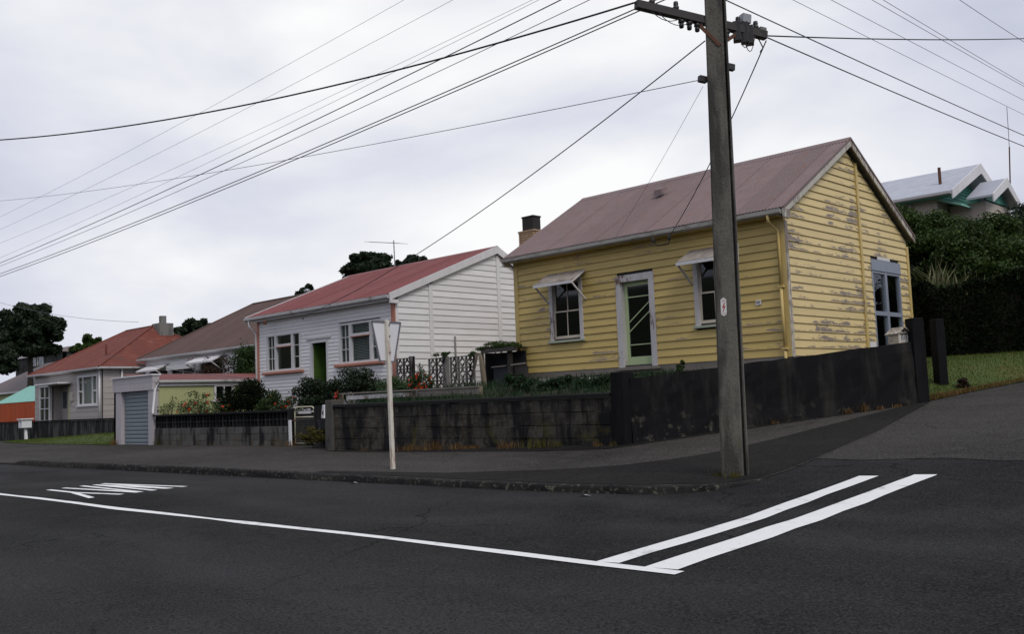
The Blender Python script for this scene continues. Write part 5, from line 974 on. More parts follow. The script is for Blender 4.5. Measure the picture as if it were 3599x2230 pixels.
# main-street lines: they run parallel to the street, so both ends share the distance y from the camera's street line
G1 = 'power lines along the main street'; L1 = 'dark power line strung along the main street'
for (pr0, pl0, y, sag, r) in (((1315, 0), (0, 604), 10.5, .35, .009), ((1385, 0), (0, 613), 11.0, .35, .006), ((1510, 20), (0, 632), 10.6, .32, .009), ((1558, 9), (0, 639), 10.75, .32, .009)):
    A, B = onY(P(*pr0), y), onY(P(*pl0), y); d_ = (B-A)/np.linalg.norm(B-A); A2 = A-d_*((A[0]+7.3)/d_[0]) if A[0] < -7.3 else A; wire(L1, A2, B+d_*14, sag, r, G1)
G2 = 'thin upper lines along the main street'; L2 = 'thin upper line strung high along the main street'
for (pr0, pl0, y, sag) in (((920, 0), (0, 497), 11.4, .35), ((1040, 0), (0, 526), 11.0, .35), ((1236, 0), (0, 560), 11.6, .35), ((1260, 0), (0, 596), 10.9, .3)):
    A, B = onY(P(*pr0), y), onY(P(*pl0), y); d_ = (B-A)/np.linalg.norm(B-A); A2 = A-d_*((A[0]+7.2)/d_[0]); wire(L2, A2, B+d_*14, sag, .0035, G2, 'wire_t')
wire('thick black cable rising from the street far left to the cross-arm', aL+Zv*.03, onD(P(-160, 340), 22), .45, .014, None)
wire('twisted grey phone cable tied to the pole bracket', i1, onY(P(-40, 482), 12.6), .25, .006, None, 'wire_t')
SV = 'service line from the pole down to '
wire(SV+'the white cottage eave', onD(P(1680, 97), pD), wbk, .35, .009, None); wire(SV+'the yellow cottage eave bracket', aR-Zv*.07, (sb[0]+.22, EF-.09, sb[2]), .15, .009, None); wire('thin drop line from the pole bracket over the pink roof', i1-Zv*.1, onY((2162, 836), EF-.05), .05, .003, None, 'wire_t')
G3 = 'power lines climbing the side street'; L3 = 'dark power line climbing the side street'
for (a_, b_, x) in (((1730, 0), (2440, 312), -6.9), ((1830, 90), (2440, 337), -6.35)):
    A, B = onX(P(*a_), x), onX(P(*b_), x); d_ = B-A; wire(L3, A, B+d_*1.5, .12, .009, G3)
G4 = 'thin lines climbing the side street'; L4 = 'thin upper line climbing the side street'
for (a_, b_, x) in (((1920, 0), (2440, 265), -6.6), ((2010, 0), (2440, 230), -6.1), ((2105, 0), (2440, 196), -5.6), ((2130, 0), (2440, 190), -5.5), ((2310, 0), (2440, 88), -4.6)):
    A, B = onX(P(*a_), x), onX(P(*b_), x); d_ = B-A; wire(L4, A-d_*2.2, B+d_*1.5, .1, .0042, G4, 'wire_t')
hc = onD(P(2560, 42), 24); wire('heavy dark cable running off past the side street from the cross-arm end', aR, aR+(hc-aR)*2.6, .5, .011, None)
for a_, b_, dd, lab in (((-20, 716), (330, 768), 62, 'thin wire crossing behind the red roof chimney'), ((245, 845), (760, 905), 40, 'thin wire crossing before the red and brown roofs')): wire(lab, onD(P(*a_), dd), onD(P(*b_), dd-8), .3, .010, None, 'wire_t')
# give way sign seen from behind
sp = onG(P(937, 1120), zf); sg = thing('give_way_sign', 'back of a tapered road sign on a rusty white post', 'road sign', sp); stp = onX(c3(1103, 735), sp[0]-.02); MB().bar(sp-Zv*.3, (stp[0], stp[1], stp[2]), .072, .072, (0, 1, 0)).build('post', 'signpost', sg, bevel=.006)
xs_ = sp[0]-.055; cn = [onX(c3(*q), xs_) for q in ((967, 737), (1220, 751), (1168, 1092), (1042, 1086))]; ce = sum(cn)/4; MB().prism(cn, (-.012, 0, 0)).build('plate', 'signback', sg)
for i in range(4):
    a, b = cn[i], cn[(i+1) % 4]; a2, b2 = a+(ce-a)*.035, b+(ce-b)*.035; MB().bar((a2[0]+.008, a2[1], a2[2]), (b2[0]+.008, b2[1], b2[2]), .028, .016, (1, 0, 0)).build('rim', 'signrim', sg)
for k_ in (.22, .62, .9): z = cn[3][2]+(cn[0][2]-cn[3][2])*k_; c = (sp[0]+.03, stp[1]+(sp[1]-stp[1])*.3, z); MB().lathe((sp[0]+.036, c[1], z), [(.014, 0), (.014, .012)], 6, (1, 0, 0)).build('bolt', 'rust', sg)
# ================================================================== GARDEN THINGS
# timber rail and board edging the gardens
rl_ = thing('garden_rail', 'weathered white timber rail and board above the block wall', 'rail', (-19, 15.3, 1.6)); ra, rb = onY(P(800, 940), 15.3), onY(P(1141, 922), 15.3)
MB().bar(ra, rb, .09, .035).build('rail', 'grey_wood', rl_); ra2, rb2 = ra-Zv*.115, rb-Zv*.10; MB().bar(ra2+(rb2-ra2)*.09, ra2+(rb2-ra2)*.58, .03, .11).build('board', 'casing', rl_); MB().bar(ra2+(rb2-ra2)*.60, rb2, .03, .15).build('board', 'grey_wood', rl_)
for t in (.03, .11, .58, .995): c = ra+(rb-ra)*t; MB().bar((c[0], 15.36, 1.45), (c[0], 15.36, c[2]+.01), .09, .09, (0, 1, 0)).build('post', 'post_wood', rl_)
# pierced decorative blocks
q_ = .145; db = MB()
for a, b in (((-q_, 0, -q_), (q_, 0, -q_)), ((-q_, 0, q_), (q_, 0, q_)), ((-q_, 0, -q_), (-q_, 0, q_)), ((q_, 0, -q_), (q_, 0, q_))): db.bar(a, b, .06, .022, (0, 0, 1) if a[2] == b[2] else (1, 0, 0))
for sx in (-1, 1):
    for sz in (-1, 1):
        pts = [(sx*q_*(1-math.sin(t)*.95), 0, sz*q_*(1-math.cos(t)*.95)) for t in np.linspace(0, math.pi/2, 6)]
        for a, b in zip(pts[:-1], pts[1:]): db.bar(a, b, .045, .016, np.cross((0, 1, 0), np.array(b)-np.array(a)))
dbd = db.data('pierced_block'); dbd.materials.append(M['breeze'])
def screen(label, x0, nx, nz, zbot, y, skip=()):
    t = thing('block_screen', label, 'screen', (x0, y, zbot))
    for i in range(nx):
        for j in range(nz):
            if (i, j) in skip: continue
            o = link('pierced_block', dbd, None, None); o.parent = t; o.matrix_parent_inverse = Matrix.Translation(-t.location); o.location = (x0+.15+i*.302, y, zbot+.15+j*.302)
    return t
zb_ = onY(P(965, 905), 16.85)[2]; s1_ = screen('small pierced block screen against the white cottage corner', onY(P(946, 880), 16.85)[0], 2, 2, zb_-.02, 16.85); x0 = onY(P(946, 880), 16.85)[0]; MB().box((x0+.615, 16.78, 1.5), (x0+.70, 16.92, zb_+.62)).build('post', 'breeze', s1_)
x0 = onY(P(1023, 880), 16.85)[0]; zb_ = onY(P(1060, 852), 16.85)[2]-.91; s2_ = screen('long pierced block screen beside the dark timber lean-to', x0, 2, 3, zb_, 16.85); MB().box((x0+.612, 16.77, 1.5), (x0+.72, 16.93, zb_+.93)).build('post', 'breeze', s2_)
for i in range(3):
    for j in range(3): o = link('pierced_block', dbd, None, None); o.parent = s2_; o.matrix_parent_inverse = Matrix.Translation(-s2_.location); o.location = (x0+.90+i*.302, 16.95, zb_+.15+j*.302)
MB().box((x0, 16.8, 1.5), (x0+1.8, 17.0, zb_-.004)).build('footing', 'breeze_d', s2_)
# dark timber lean-to between the cottages
ln = thing('lean_to', 'dark timber and iron lean-to between the two cottages', 'lean-to', (-17.9, 17.0, 1.7)); pA, pB = onY(P(1146, 842), 17.25), onY(P(1158, 945), 17.25); px_ = pB[0]
MB().bar((px_, 17.25, 1.6), (pA[0], 17.25, pA[2]), .10, .10, (0, 1, 0)).build('post', 'post_wood', ln); lx = px_+.06; rx2 = -17.40*16.6/16.9
RXE = onY(P(1237, 840), 17.27)[0]; zt_ = pA[2]; MB().bar((px_-.10, 17.27, zt_+.03), (RXE-.10, 17.27, zt_+.02), .12, .07).build('beam', 'dark_wood', ln); MB().box((px_-.02, 17.30, zt_+.07), (RXE-.25, 17.84, zt_+.10)).build('roof', 'dark_wood', ln)
MB().bar((px_+.10, 17.40, 2.52), (px_+.62, 17.40, 2.53), .03, .035).build('rail', 'grey_wood', ln); MB().bar((px_+.80, 17.40, 2.54), (px_+1.3, 17.40, 2.56), .03, .04).build('rail', 'grey_wood', ln); MB().box((px_+.66, 17.41, 1.7), (px_+.80, 17.47, zt_)).build('post', 'dark_wood', ln)
corr(ln, (px_+.06, 17.50, 1.75), (1, 0, 0), (0, 0, 1), (0, -1, 0), 0, .62, lambda s: 0, lambda s: .74, 'irondark', sheetw=.76, name='iron_sheet'); [MB().box((px_+.82+i*.155, 17.50, 1.7), (px_+.97+i*.155, 17.53, 2.50+.02*(i % 2))).build('plank', 'dark_wood', ln) for i in range(3)]; MB().box((px_-.2, 17.80, 1.6), (RXE-.3, 17.84, zt_)).build('back_wall', 'dark', ln); MB().box((px_-.25, 17.5, 1.6), (px_-.2, 17.84, zt_)).build('side_wall', 'dark', ln)
MB().bar((px_-.62, 17.3, 2.1), (px_-.30, 17.28, zt_+.02), .06, .06).build('prop', 'post_wood', ln)
# television aerial on the white cottage ridge
tv = thing('television_aerial', 'television aerial on a thin mast above the red roof', 'aerial', (-26.25, 21.05, 6.45)); T_ = onY(P(938, 573), 21.05); MB().tube([(T_[0]+.03, 21.05, 6.4), T_], .02, 6).build('mast', 'steel', tv)
bA, bB = onY(P(881, 577), 21.3), onY(P(951, 580), 20.9); MB().tube([bA, bB], .012, 6).build('boom', 'steel', tv); bdir = (bB-bA)/np.linalg.norm(bB-bA); cr_ = np.cross(bdir, Zv)
for t in (0, .2, .37, .5, .62, .74, .88, 1.0): c = bA+(bB-bA)*t; hl = .22+.12*t; MB().tube([c-cr_*hl, c+cr_*hl], .007, 5).build('element', 'steel', tv)
# radio mast far right
rm = thing('radio_mast', 'thin radio mast above the teal gabled house', 'mast', onD(P(2408, 445), 52)); MB().tube([onD(P(2409, 520), 52), onD(P(2405, 350), 52)], .035, 6).build('mast', 'rust', rm); MB().tube([onD(P(2405, 350), 52), onD(P(2399, 255), 52)], .016, 5).build('whip', 'wire_t', rm)
# canvas tent by the red-roofed house
tn = thing('canvas_tent', 'canvas tent with teal roof and orange walls beside the red-roofed house', 'tent', (-63, 22, 1.4)); y0, y1 = 21.0, 23.6; xl, xr = -67.5, -58.2; ap = onY(c1(262, 902), 22.2); ap2 = onY(c1(322, 896), 22.2); zE = onY(c1(318, 1035), 21)[2]; zL = onY(c1(0, 1045), 21)[2]
tm = MB(); tm.add([(xl, y0, zL-.1), (xr, y0, zE), (xr, y1, zE), (xl, y1, zL-.1), tuple(ap), tuple(ap2+np.array((1.6, 0, -.05)))], [(0, 1, 5, 4), (1, 2, 5), (2, 3, 4, 5), (3, 0, 4)]); tm.build('canopy', 'teal', tn)
wm = MB(); N = 40
for i in range(N+1): x = xl+(xr-xl)*i/N; d_ = .05*math.sin(i*1.7)+.03*math.sin(i*.6); wm.v += [(x, y0+.05+d_, 1.45), (x, y0+.02, zL-.1+(zE-zL+.1)*i/N-.01)]
wm.f = [(2*i, 2*i+2, 2*i+3, 2*i+1) for i in range(N)]; wm.build('wall', 'orange', tn, True); MB().hexa([(xr-.02, y0, 1.45), (xr, y0, 1.45), (xr, y1, 1.45), (xr-.02, y1, 1.45)], [(xr-.02, y0, zE-.01), (xr, y0, zE-.01), (xr, y1, zE-.01), (xr-.02, y1, zE-.01)]).build('wall', 'orange', tn)
# ------------------------------------------------------------------ shrubs (pixel boxes give place and size; y is the garden line they grow on)
def bush(label, x0, x1, yt, yb, y, zb=None, depth=None, **k):
    a, b = onY(P(x0, (yt+yb)/2), y), onY(P(x1, (yt+yb)/2), y); tp = onY(P((x0+x1)/2, yt), y)[2]; bs = onY(P((x0+x1)/2, yb), y)[2] if zb is None else zb; w = abs(b[0]-a[0])
    k.setdefault('seed', int(x0)); return shrub(k.pop('name', 'shrub'), label, k.pop('cat', 'shrub'), ((a[0]+b[0])/2, y, bs), tp, w*1.02, depth or w*.8, **k)
bush('dark shrub before the green porch', 720, 790, 903, 990, 16.2, 1.4, m='leaf_dark', n=7000, size=.075, k=26)
bush('yellow leaved plant beside the green porch', 775, 800, 910, 945, 16.55, 1.6, m='leaf_light', n=900, size=.06, k=8)
bush('broad dark bush under the right window of the white cottage', 798, 894, 884, 955, 16.35, 1.55, m='leaf_dark', n=9000, size=.07, k=30)
bush('low green plant behind the timber rail', 892, 945, 905, 945, 16.0, 1.6, m='leaf_lav', n=2600, size=.05, k=14)
bush('feathery green clump by the timber rail', 932, 987, 893, 950, 15.75, 1.6, m='leaf_lav', n=5200, size=.045, k=20)
bush('red flowering geranium before the small block screen', 978, 1012, 884, 940, 15.9, 1.6, m='leaf_mid', n=1400, size=.05, flowers=34, fs=.04, k=12, cat='flower', name='geranium')
bush('red flowering geranium before the long block screen', 1008, 1036, 893, 945, 15.85, 1.6, m='leaf_mid', n=1500, size=.05, flowers=24, fs=.04, k=12, cat='flower', name='geranium')
bush('small red geranium at the end of the timber rail', 790, 806, 931, 950, 15.2, 1.6, m='leaf_mid', n=240, size=.045, flowers=14, fs=.05, k=5, cat='flower', name='geranium')
bush('tall pale rose bush between the block screens', 985, 1012, 862, 915, 16.6, 1.7, m='leaf_mid', n=500, size=.05, flowers=8, fm='petal_w', fs=.05, k=9, cat='rose bush', name='rose_bush')
bush('dark conical bush before the lime garage wall', 548, 624, 908, 1000, 15.9, 1.3, m='leaf_hedge', n=8000, size=.07, k=26)
bush('climbing rose with red blooms on the lime garage wall', 440, 522, 918, 1000, 16.4, 1.3, m='leaf_mid', n=900, size=.07, flowers=6, fs=.075, k=13, cr=.26, cat='rose bush', name='rose_bush')
bush('slender rose bush nearest the garage downpipe', 388, 422, 930, 1000, 15.6, 1.3, m='leaf_mid', n=300, size=.06, k=8, cr=.28, cat='rose bush', name='rose_bush')
bush('thin bare rose bush with one red bloom', 442, 468, 952, 1000, 15.55, 1.3, m='leaf_mid', n=160, size=.05, flowers=2, fs=.06, k=6, cr=.25, cat='rose bush', name='rose_bush')
bush('low rose bush thick with orange red blooms under the garage window', 500, 552, 950, 1000, 15.6, 1.3, m='leaf_mid', n=1900, size=.065, flowers=22, fs=.05, k=13, cat='rose bush', name='rose_bush')
bush('rounded rose bush at the foot of the white cottage corner', 626, 674, 932, 990, 15.9, 1.35, m='leaf_mid', n=2400, size=.06, flowers=5, fs=.05, k=14, cat='rose bush', name='rose_bush')
bush('straggling rose bush left of the gate', 668, 722, 940, 985, 15.7, 1.35, m='leaf_mid', n=1100, size=.055, flowers=5, fs=.05, k=12, cr=.27, cat='rose bush', name='rose_bush')
bush('low white flowers beside the gate', 684, 716, 962, 985, 15.35, 1.32, m='leaf_mid', n=500, size=.04, flowers=16, fm='petal_w', fs=.05, k=8, cat='flower', name='flowering_plant')
bush('tall leafy shrub growing behind the garage roof', 556, 622, 812, 915, 21.2, 1.3, m='leaf_mid', n=9000, size=.11, k=26, low=-.9)
bush('bronze leaved shrub before the brown-roofed house window', 462, 498, 852, 915, 21.3, 1.3, m='leaf_red', n=1500, size=.10, k=10)
bush('purple leaved shrub under the far awning', 496, 546, 850, 915, 21.2, 1.3, m='leaf_red', n=2600, size=.10, k=12)
bush('mound of green creeper on the lean-to roof', 1148, 1236, 813, 842, 17.5, None, .6, m='leaf_bush', n=4200, size=.045, k=18)
bush('dry brown weeds heaped against the gate wall', 706, 800, 1018, 1084, 14.55, .57, .7, m='weed', n=2600, size=.05, k=18, cr=.28, cat='weed', name='weed_clump')
bush('small leafy weed against the far end of the yellow cottage base', 1612, 1640, 862, 895, 16.9, None, m='leaf_bush', n=500, size=.05, k=7)
for x0, x1, yt in ((1205, 1262, 893), (1262, 1318, 905), (1310, 1362, 893), (1362, 1412, 908), (1405, 1455, 893)): bush('bushy green weeds on the bank behind the block wall', x0, x1, yt, 945, 15.4+.5*rnd.random(), 1.62, m='grass_d', n=1500, size=.07, k=12, cr=.3, cat='weed', name='weed_clump', group='weeds on the bank behind the block wall')
# vine leaves on the pierced screen
bush('vine sprig on top of the long block screen', 1036, 1072, 838, 862, 16.75, None, .3, m='leaf_mid', n=160, size=.07, k=6, cat='vine', name='vine'); bush('vine sprig beside the leaning prop', 1108, 1132, 838, 858, 16.75, None, .3, m='leaf_mid', n=110, size=.07, k=5, cat='vine', name='vine')
# tufts along the foot of the walls
GT = 'dry tufts along the block wall'
for px, wd, h in ((690, 22, .26), (868, 16, .10), (985, 45, .22), (1040, 40, .30), (1118, 26, .13), (1132, 18, .12), (1215, 34, .20), (1290, 44, .28), (1330, 20, .18), (1425, 14, .12), (1462, 8, .15), (1088, 22, .2)):
    x = onY(P(px, 1070), 13.93)[0]; y = 13.9 if px > 780 else 14.9; x = onY(P(px, 1070), y)[0]; n = int(wd*3.2); r = wd*.0075
    tuft('weed_tuft', 'dry orange weed tuft at the foot of the block wall' if px > 780 else 'dry orange weed tuft at the foot of the breeze block wall', (x, y, float(zf(x, y))+.012), h*.72, r*1.2, n, 'dry' if rnd.random() < .7 else 'weed', int(px), GT if px > 780 else None, .8)
for px, h in ((1800, .1), (1990, .12), (2030, .17), (2070, .1), (2120, .08)):
    t = np.clip((px-1490)/(2180-1490), 0, 1); c = S0+(S1-S0)*t**.92+nv*.19; tuft('weed_tuft', 'dry weed tuft at the foot of the rendered side wall', (c[0], c[1], float(zf(c[0], c[1]))+.012), h, .10, 46, 'dry', px, 'dry tufts along the rendered wall', .8)
for px, py, m_ in ((370, 1058, 'weed'), (378, 1062, 'weed'), (272, 1062, 'dry')): c = onG(P(px, py), zf); tuft('weed_tuft', 'olive weeds at the garage post', (c[0], c[1], c[2]+.012), .22, .18, 70, m_, px, 'weeds at the garage posts', .7)
bd_ = onG(P(2285, 925), zlawn); bush('dark dock weed beside the gate post', 2262, 2312, 902, 938, bd_[1], bd_[2]-.05, .3, m='leaf_red', n=700, size=.05, k=8, cat='weed', name='weed_clump')
# weeds along the kerb
for px, py, h in ((510, 1124, .14), (1220, 1158, .06), (1240, 1164, .07), (812, 1142, .12), (820, 1146, .08), (1410, 1172, .05)): c = onG(P(px, py), zr); tuft('weed_tuft', 'weed tuft sprouting in the gutter at the kerb', (c[0], c[1], c[2]+.0), h, .12, 55, 'weed' if px != 510 else 'dry', px+1, 'weeds in the gutter', .9)
for px, py in ((842, 1153), (1392, 1184)): c = onG(P(px, py), zr); o = MB().add([c+np.array(q) for q in ((-.10, -.03, .012), (.02, -.05, .03), (.11, .02, .012), (-.02, .05, .02))], [(0, 1, 2), (0, 2, 3)]).build('paper_scrap', 'wmetal'); tag(o, 'scrap of white paper lying in the gutter', 'litter', 'scraps of paper in the gutter')
# ================================================================== BACKGROUND
def tree(name, label, px0, px1, yt, yb, D, zg, m='leaf_dark', n=16000, k=34, size=.3, seed=1, cr=.18, squash=1.0):
    a, b, c = onD(P(px0, yt), D), onD(P(px1, yt), D), onD(P((px0+px1)/2, yb), D); cx, cy = (a[0]+b[0])/2, (a[1]+b[1])/2; ztop = (a[2]+b[2])/2; zlow = c[2]; w = np.linalg.norm((b-a)[:2])/2; zc = (ztop+zlow)/2; h = (ztop-zlow)/2
    t = thing(name, label, 'tree', (cx, cy, zg)); tr = MB(); rs = np.random.RandomState(seed); r = max(.12, w*.07); tr.tube([(cx, cy, zg-.3), (cx+.1, cy, zg+(zlow-zg)*.6), (cx, cy, zc-h*.3), (cx+w*.1, cy, zc+h*.4)], [r*1.3, r, r*.8, r*.25], 8); cl = crown(cx, cy, zc, w, w*.8, h, k, seed, cr)
    for c_ in cl[:9]: tr.tube([(cx, cy, zc-h*.45), ((cx+c_[0])/2, (cy+c_[1])/2, (zc-h*.1+c_[2])/2), c_[:3]], [r*.55, r*.35, r*.12], 6)
    tr.build('trunk', 'bark', t, True); p, nn = clump_pts(cl, n, seed+1, .55); leaf_mesh('crown', p, nn, size, m, t, seed+2); return t
tree('pohutukawa_tree', 'huge dark spreading tree behind the red-roofed house', -22, 168, 712, 880, 92, 4, n=60000, k=170, size=.45, seed=41, cr=.15)
tree('tree', 'dark rounded tree at the far left below the huge tree', -70, 52, 822, 905, 84, 3, n=20000, k=70, size=.40, seed=42)
tree('tree', 'light green tree showing behind the red roof', 168, 250, 800, 862, 80, 3, 'leaf_bush', 12000, 60, .36, 43)
tree('tree', 'dark trees showing between red and brown roofs', 408, 520, 757, 830, 78, 3, n=16000, k=70, size=.36, seed=44)
tree('tree', 'small dark tree beside the metal flue', 694, 768, 681, 745, 70, 4, n=10000, k=55, size=.32, seed=45)
tree('tree', 'dark spreading tree behind the television aerial', 806, 962, 596, 700, 58, 4, n=30000, k=110, size=.28, seed=46, cr=.17)
tree('tree', 'dark rounded tree right of the television aerial', 925, 1030, 602, 690, 60, 4, n=20000, k=80, size=.28, seed=47)
def far_house(name, label, x0, x1, y0, y1, z0, ze, rz, m_w, m_r, ops, hipl=0, hipr=0, over=.35):
    t = thing(name, label, 'house', ((x0+x1)/2, (y0+y1)/2, z0)); w = Wall((x0, y0, 0), (1, 0, 0), (0, -1, 0)); L = x1-x0; ry = (y0+y1)/2
    us = [0]+[v for o in ops for v in o[:2]]+[L]
    lining(t, w.O, w.u, w.n, L, z0, ze, ops, .15).data.materials[0] = M[m_w]; MB().box((x0, y0+1, z0), (x1, y1, ze)).build('wall', m_w, t)
    for sx, x in ((1, x1), (-1, x0)):
        if (hipr if sx > 0 else hipl) == 0: MB().prism([(x-.02*sx, y0, ze), (x-.02*sx, y1, ze), (x-.02*sx, ry, rz-.15)], (-.1*sx, 0, 0)).build('gable_wall', m_w, t)
    for o in ops:
        f = w.part('window', 'white_trim', t, o[0], o[0]+.1, o[2], o[3], -.1, .05); w.part('casing', 'white_trim', f, o[1]-.1, o[1], o[2], o[3], -.1, .05); w.part('casing', 'white_trim', f, o[0]+.1, o[1]-.1, o[3]-.1, o[3], -.1, .048); w.part('pane', 'glass_d', f, o[0], o[1], o[2], o[3], -.12, -.1)
    X0, X1, Y0, Y1 = x0-over, x1+over, y0-over, y1+over; rl, rr = X0+hipl, X1-hipr; th = .08
    v = [(X0, Y0, ze), (X1, Y0, ze), (X1, Y1, ze), (X0, Y1, ze), (rl, ry, rz), (rr, ry, rz)]; rb = MB(); rb.add(v+[(x, y, z-th) for x, y, z in v], [(0, 1, 5, 4), (2, 3, 4, 5), (1, 2, 5), (3, 0, 4), (6, 10, 11, 7), (8, 11, 10, 9), (7, 11, 8), (9, 10, 6), (0, 6, 7, 1), (1, 7, 8, 2), (2, 8, 9, 3), (3, 9, 6, 0)]); rb.build('roof', m_r, t)
    MB().box((X0, Y0-.03, ze-.2), (X1, Y0-.005, ze-.02)).build('fascia', 'white_trim', t); return t, w
# brown roofed house left of the tent, grey one beyond, one up the hill
e = onY(c1(62, 955), 33); r = onY(c1(392, 702), 37); r2_ = onY(c1(600, 668), 37); far_house('bungalow', 'cream bungalow with dull brown roof behind the canvas tent', e[0]-10, r2_[0]+4, 33.3, 40.7, 1.2, e[2], r[2], 'limewall', 'roof_dk', [(4, 6, 2.6, 4.2)], hipl=9.5, hipr=4)
g = onY(c1(0, 905), 46); g2 = onY(c1(178, 805), 46); far_house('bungalow', 'house with pale grey roof at the far left end of the street', g2[0]-16, g2[0], 46, 55, 1.5, g[2]-.3, g2[2]+.1, 'roughcast', 'roof_grey', [(12, 14, 3, 4.6)], hipl=4)
a = onY(c1(140, 662), 80); b = onY(c1(548, 672), 80); tp_ = onY(c1(230, 615), 84); wn_ = [onY(c1(q, 700), 80)[0]-a[0] for q in (275, 318, 330, 375)]; far_house('hill_house', 'grey roofed house with white fascia on the hill below the huge tree', a[0], b[0], 80, 88, 2, a[2], tp_[2], 'bank', 'roof_dk', [(wn_[0], wn_[1], a[2]-2.4, a[2]-.5), (wn_[2], wn_[3]+.6, a[2]-2.4, a[2]-.5)], hipl=4, hipr=7)
# teal gabled house on the rise, right
h5 = thing('teal_gabled_house', 'roughcast house with grey roof and teal gables on the rise behind the hedge', 'house', (-16, 40, 3.5)); RYg = 40.0; ap5 = onY(P(2333, 396), RYg); gx5 = ap5[0]; ef = onX(P(2266, 458), gx5); rl5 = onY(P(2095, 440), RYg)
eb = np.array((gx5, 2*RYg-ef[1], ef[2])); s5 = (ap5[2]-ef[2])/(RYg-ef[1]); x5l = rl5[0]-6; th = .08
for ye, sgn in ((ef[1], 1), (eb[1], -1)): mb = MB(); mb.hexa([(x5l, ye, ef[2]-.0), (gx5, ye, ef[2]), (gx5, RYg, ap5[2]), (x5l, RYg, ap5[2])], [(x5l, ye, ef[2]+th), (gx5, ye, ef[2]+th), (gx5, RYg, ap5[2]+th), (x5l, RYg, ap5[2]+th)]); mb.build('roof', 'roof_grey', h5)
for ye in (ef[1], eb[1]): MB().prism([(gx5+.02, ye, ef[2]+.1), (gx5+.02, RYg, ap5[2]+.1), (gx5+.02, RYg, ap5[2]-.30), (gx5+.02, ye, ef[2]-.24)], (.05, 0, 0)).build('bargeboard', 'white_trim', h5)
wx5 = gx5-.75; MB().prism([(wx5, ef[1]+.6, ef[2]), (wx5, eb[1]-.6, ef[2]), (wx5, RYg, ap5[2]-.1)], (-.1, 0, 0)).build('gable_panel', 'tealpaint', h5)
for i in range(14): z = ef[2]+.05+i*.13; hw = (ap5[2]-.15-z)/s5; (MB().box((wx5, RYg-hw, z), (wx5+.03, RYg+hw, z+.10)).build('shingle_course', 'tealpaint', h5) if hw > .1 else None)
MB().box((x5l+.5, ef[1]+.6, 3.0), (wx5, eb[1]-.6, ef[2]-.02)).build('wall', 'roughcast', h5); MB().box((x5l, ef[1]+.02, ef[2]-.07), (gx5, ef[1]+.6, ef[2]-.03)).build('soffit', 'tealpaint', h5); gutter(h5, (x5l, ef[1], ef[2]), (gx5, ef[1], ef[2]), (0, -1, 0), 'gutter_w')
downpipe(h5, [(wx5-1.0, ef[1]+.5, ef[2]-.1), (wx5-1.0, ef[1]+.5, 4)], 'gutter_w', .06); q = onY(P(2241, 445), ef[1]+1.2); MB().tube([(q[0], q[1], q[2]-.5), (q[0], q[1], q[2]+.75)], .06, 8).build('vent_pipe', 'rust', h5)
# hood and window on its end wall
MB().hexa([(wx5+.02, ef[1]+.5, ef[2]-.12), (wx5+.9, ef[1]+.5, ef[2]-.45), (wx5+.9, ef[1]+3.6, ef[2]-.45), (wx5+.02, ef[1]+3.6, ef[2]-.12)], [(wx5+.02, ef[1]+.5, ef[2]-.06), (wx5+.9, ef[1]+.5, ef[2]-.39), (wx5+.9, ef[1]+3.6, ef[2]-.39), (wx5+.02, ef[1]+3.6, ef[2]-.06)]).build('window_hood', 'teal', h5); MB().box((wx5-.02, ef[1]+1.4, ef[2]-1.4), (wx5+.03, ef[1]+2.6, ef[2]-.6)).build('window', 'glass_d', h5)
# second, lower gable in front of it
gx6 = gx5+1.0; ap6 = onX(P(2396, 430), gx6); ef6 = onX(P(2363.6, 468), gx6); eb6 = onX(P(2433, 498), gx6); xl6 = gx5+.08
for ye, ze6 in ((ef6[1], ef6[2]), (eb6[1], eb6[2])):
    MB().hexa([(xl6, ye, ze6), (gx6, ye, ze6), (gx6, ap6[1], ap6[2]), (xl6, ap6[1], ap6[2])], [(xl6, ye, ze6+th), (gx6, ye, ze6+th), (gx6, ap6[1], ap6[2]+th), (xl6, ap6[1], ap6[2]+th)]).build('roof', 'roof_grey', h5); MB().prism([(gx6+.02, ye, ze6+.1), (gx6+.02, ap6[1], ap6[2]+.1), (gx6+.02, ap6[1], ap6[2]-.28), (gx6+.02, ye, ze6-.2)], (.05, 0, 0)).build('bargeboard', 'white_trim', h5)
wx6 = gx6-.35; zg6 = min(ef6[2], eb6[2]); MB().prism([(wx6, ef6[1]+.4, ef6[2]), (wx6, eb6[1]-.4, eb6[2]+.1), (wx6, ap6[1], ap6[2]-.1)], (-.1, 0, 0)).build('gable_panel', 'tealpaint', h5); MB().box((wx5+.06, ef6[1]+.4, 3.0), (wx6-.02, eb6[1]-.4, zg6+.02)).build('wall', 'roughcast', h5); MB().box((wx6-.02, ap6[1]-.9, zg6-1.5), (wx6+.02, ap6[1]-.1, zg6-.6)).build('window', 'glass_d', h5)
# hedge, bushes and flax on the right
def hedge_pts(x0, x1, y0, y1, z0, z1, n, seed):
    rs = np.random.RandomState(seed); p = np.stack([rs.uniform(x0, x1, n), rs.uniform(y0, y1, n), rs.uniform(0, 1, n)], 1); nn = rs.normal(0, .3, (n, 3)); f = rs.randint(0, 4, n); d = np.abs(rs.normal(0, .09, n)); bumpy = .16*np.sin(p[:, 0]*2.3)+.12*np.sin(p[:, 0]*5.1+1)+.06*np.sin(p[:, 0]*11+p[:, 1]*7)
    zt_ = z1+bumpy*.6; p[:, 2] = z0+(zt_-z0)*p[:, 2]; m0 = f <= 1; p[m0, 1] = y0+d[m0]+bumpy[m0]*.8; nn[m0, 1] -= 1.; m1 = f == 2; p[m1, 2] = zt_[m1]-d[m1]; nn[m1, 2] += 1; m2 = f == 3; p[m2, 0] = x1-d[m2]; nn[m2, 0] += 1; return p, nn
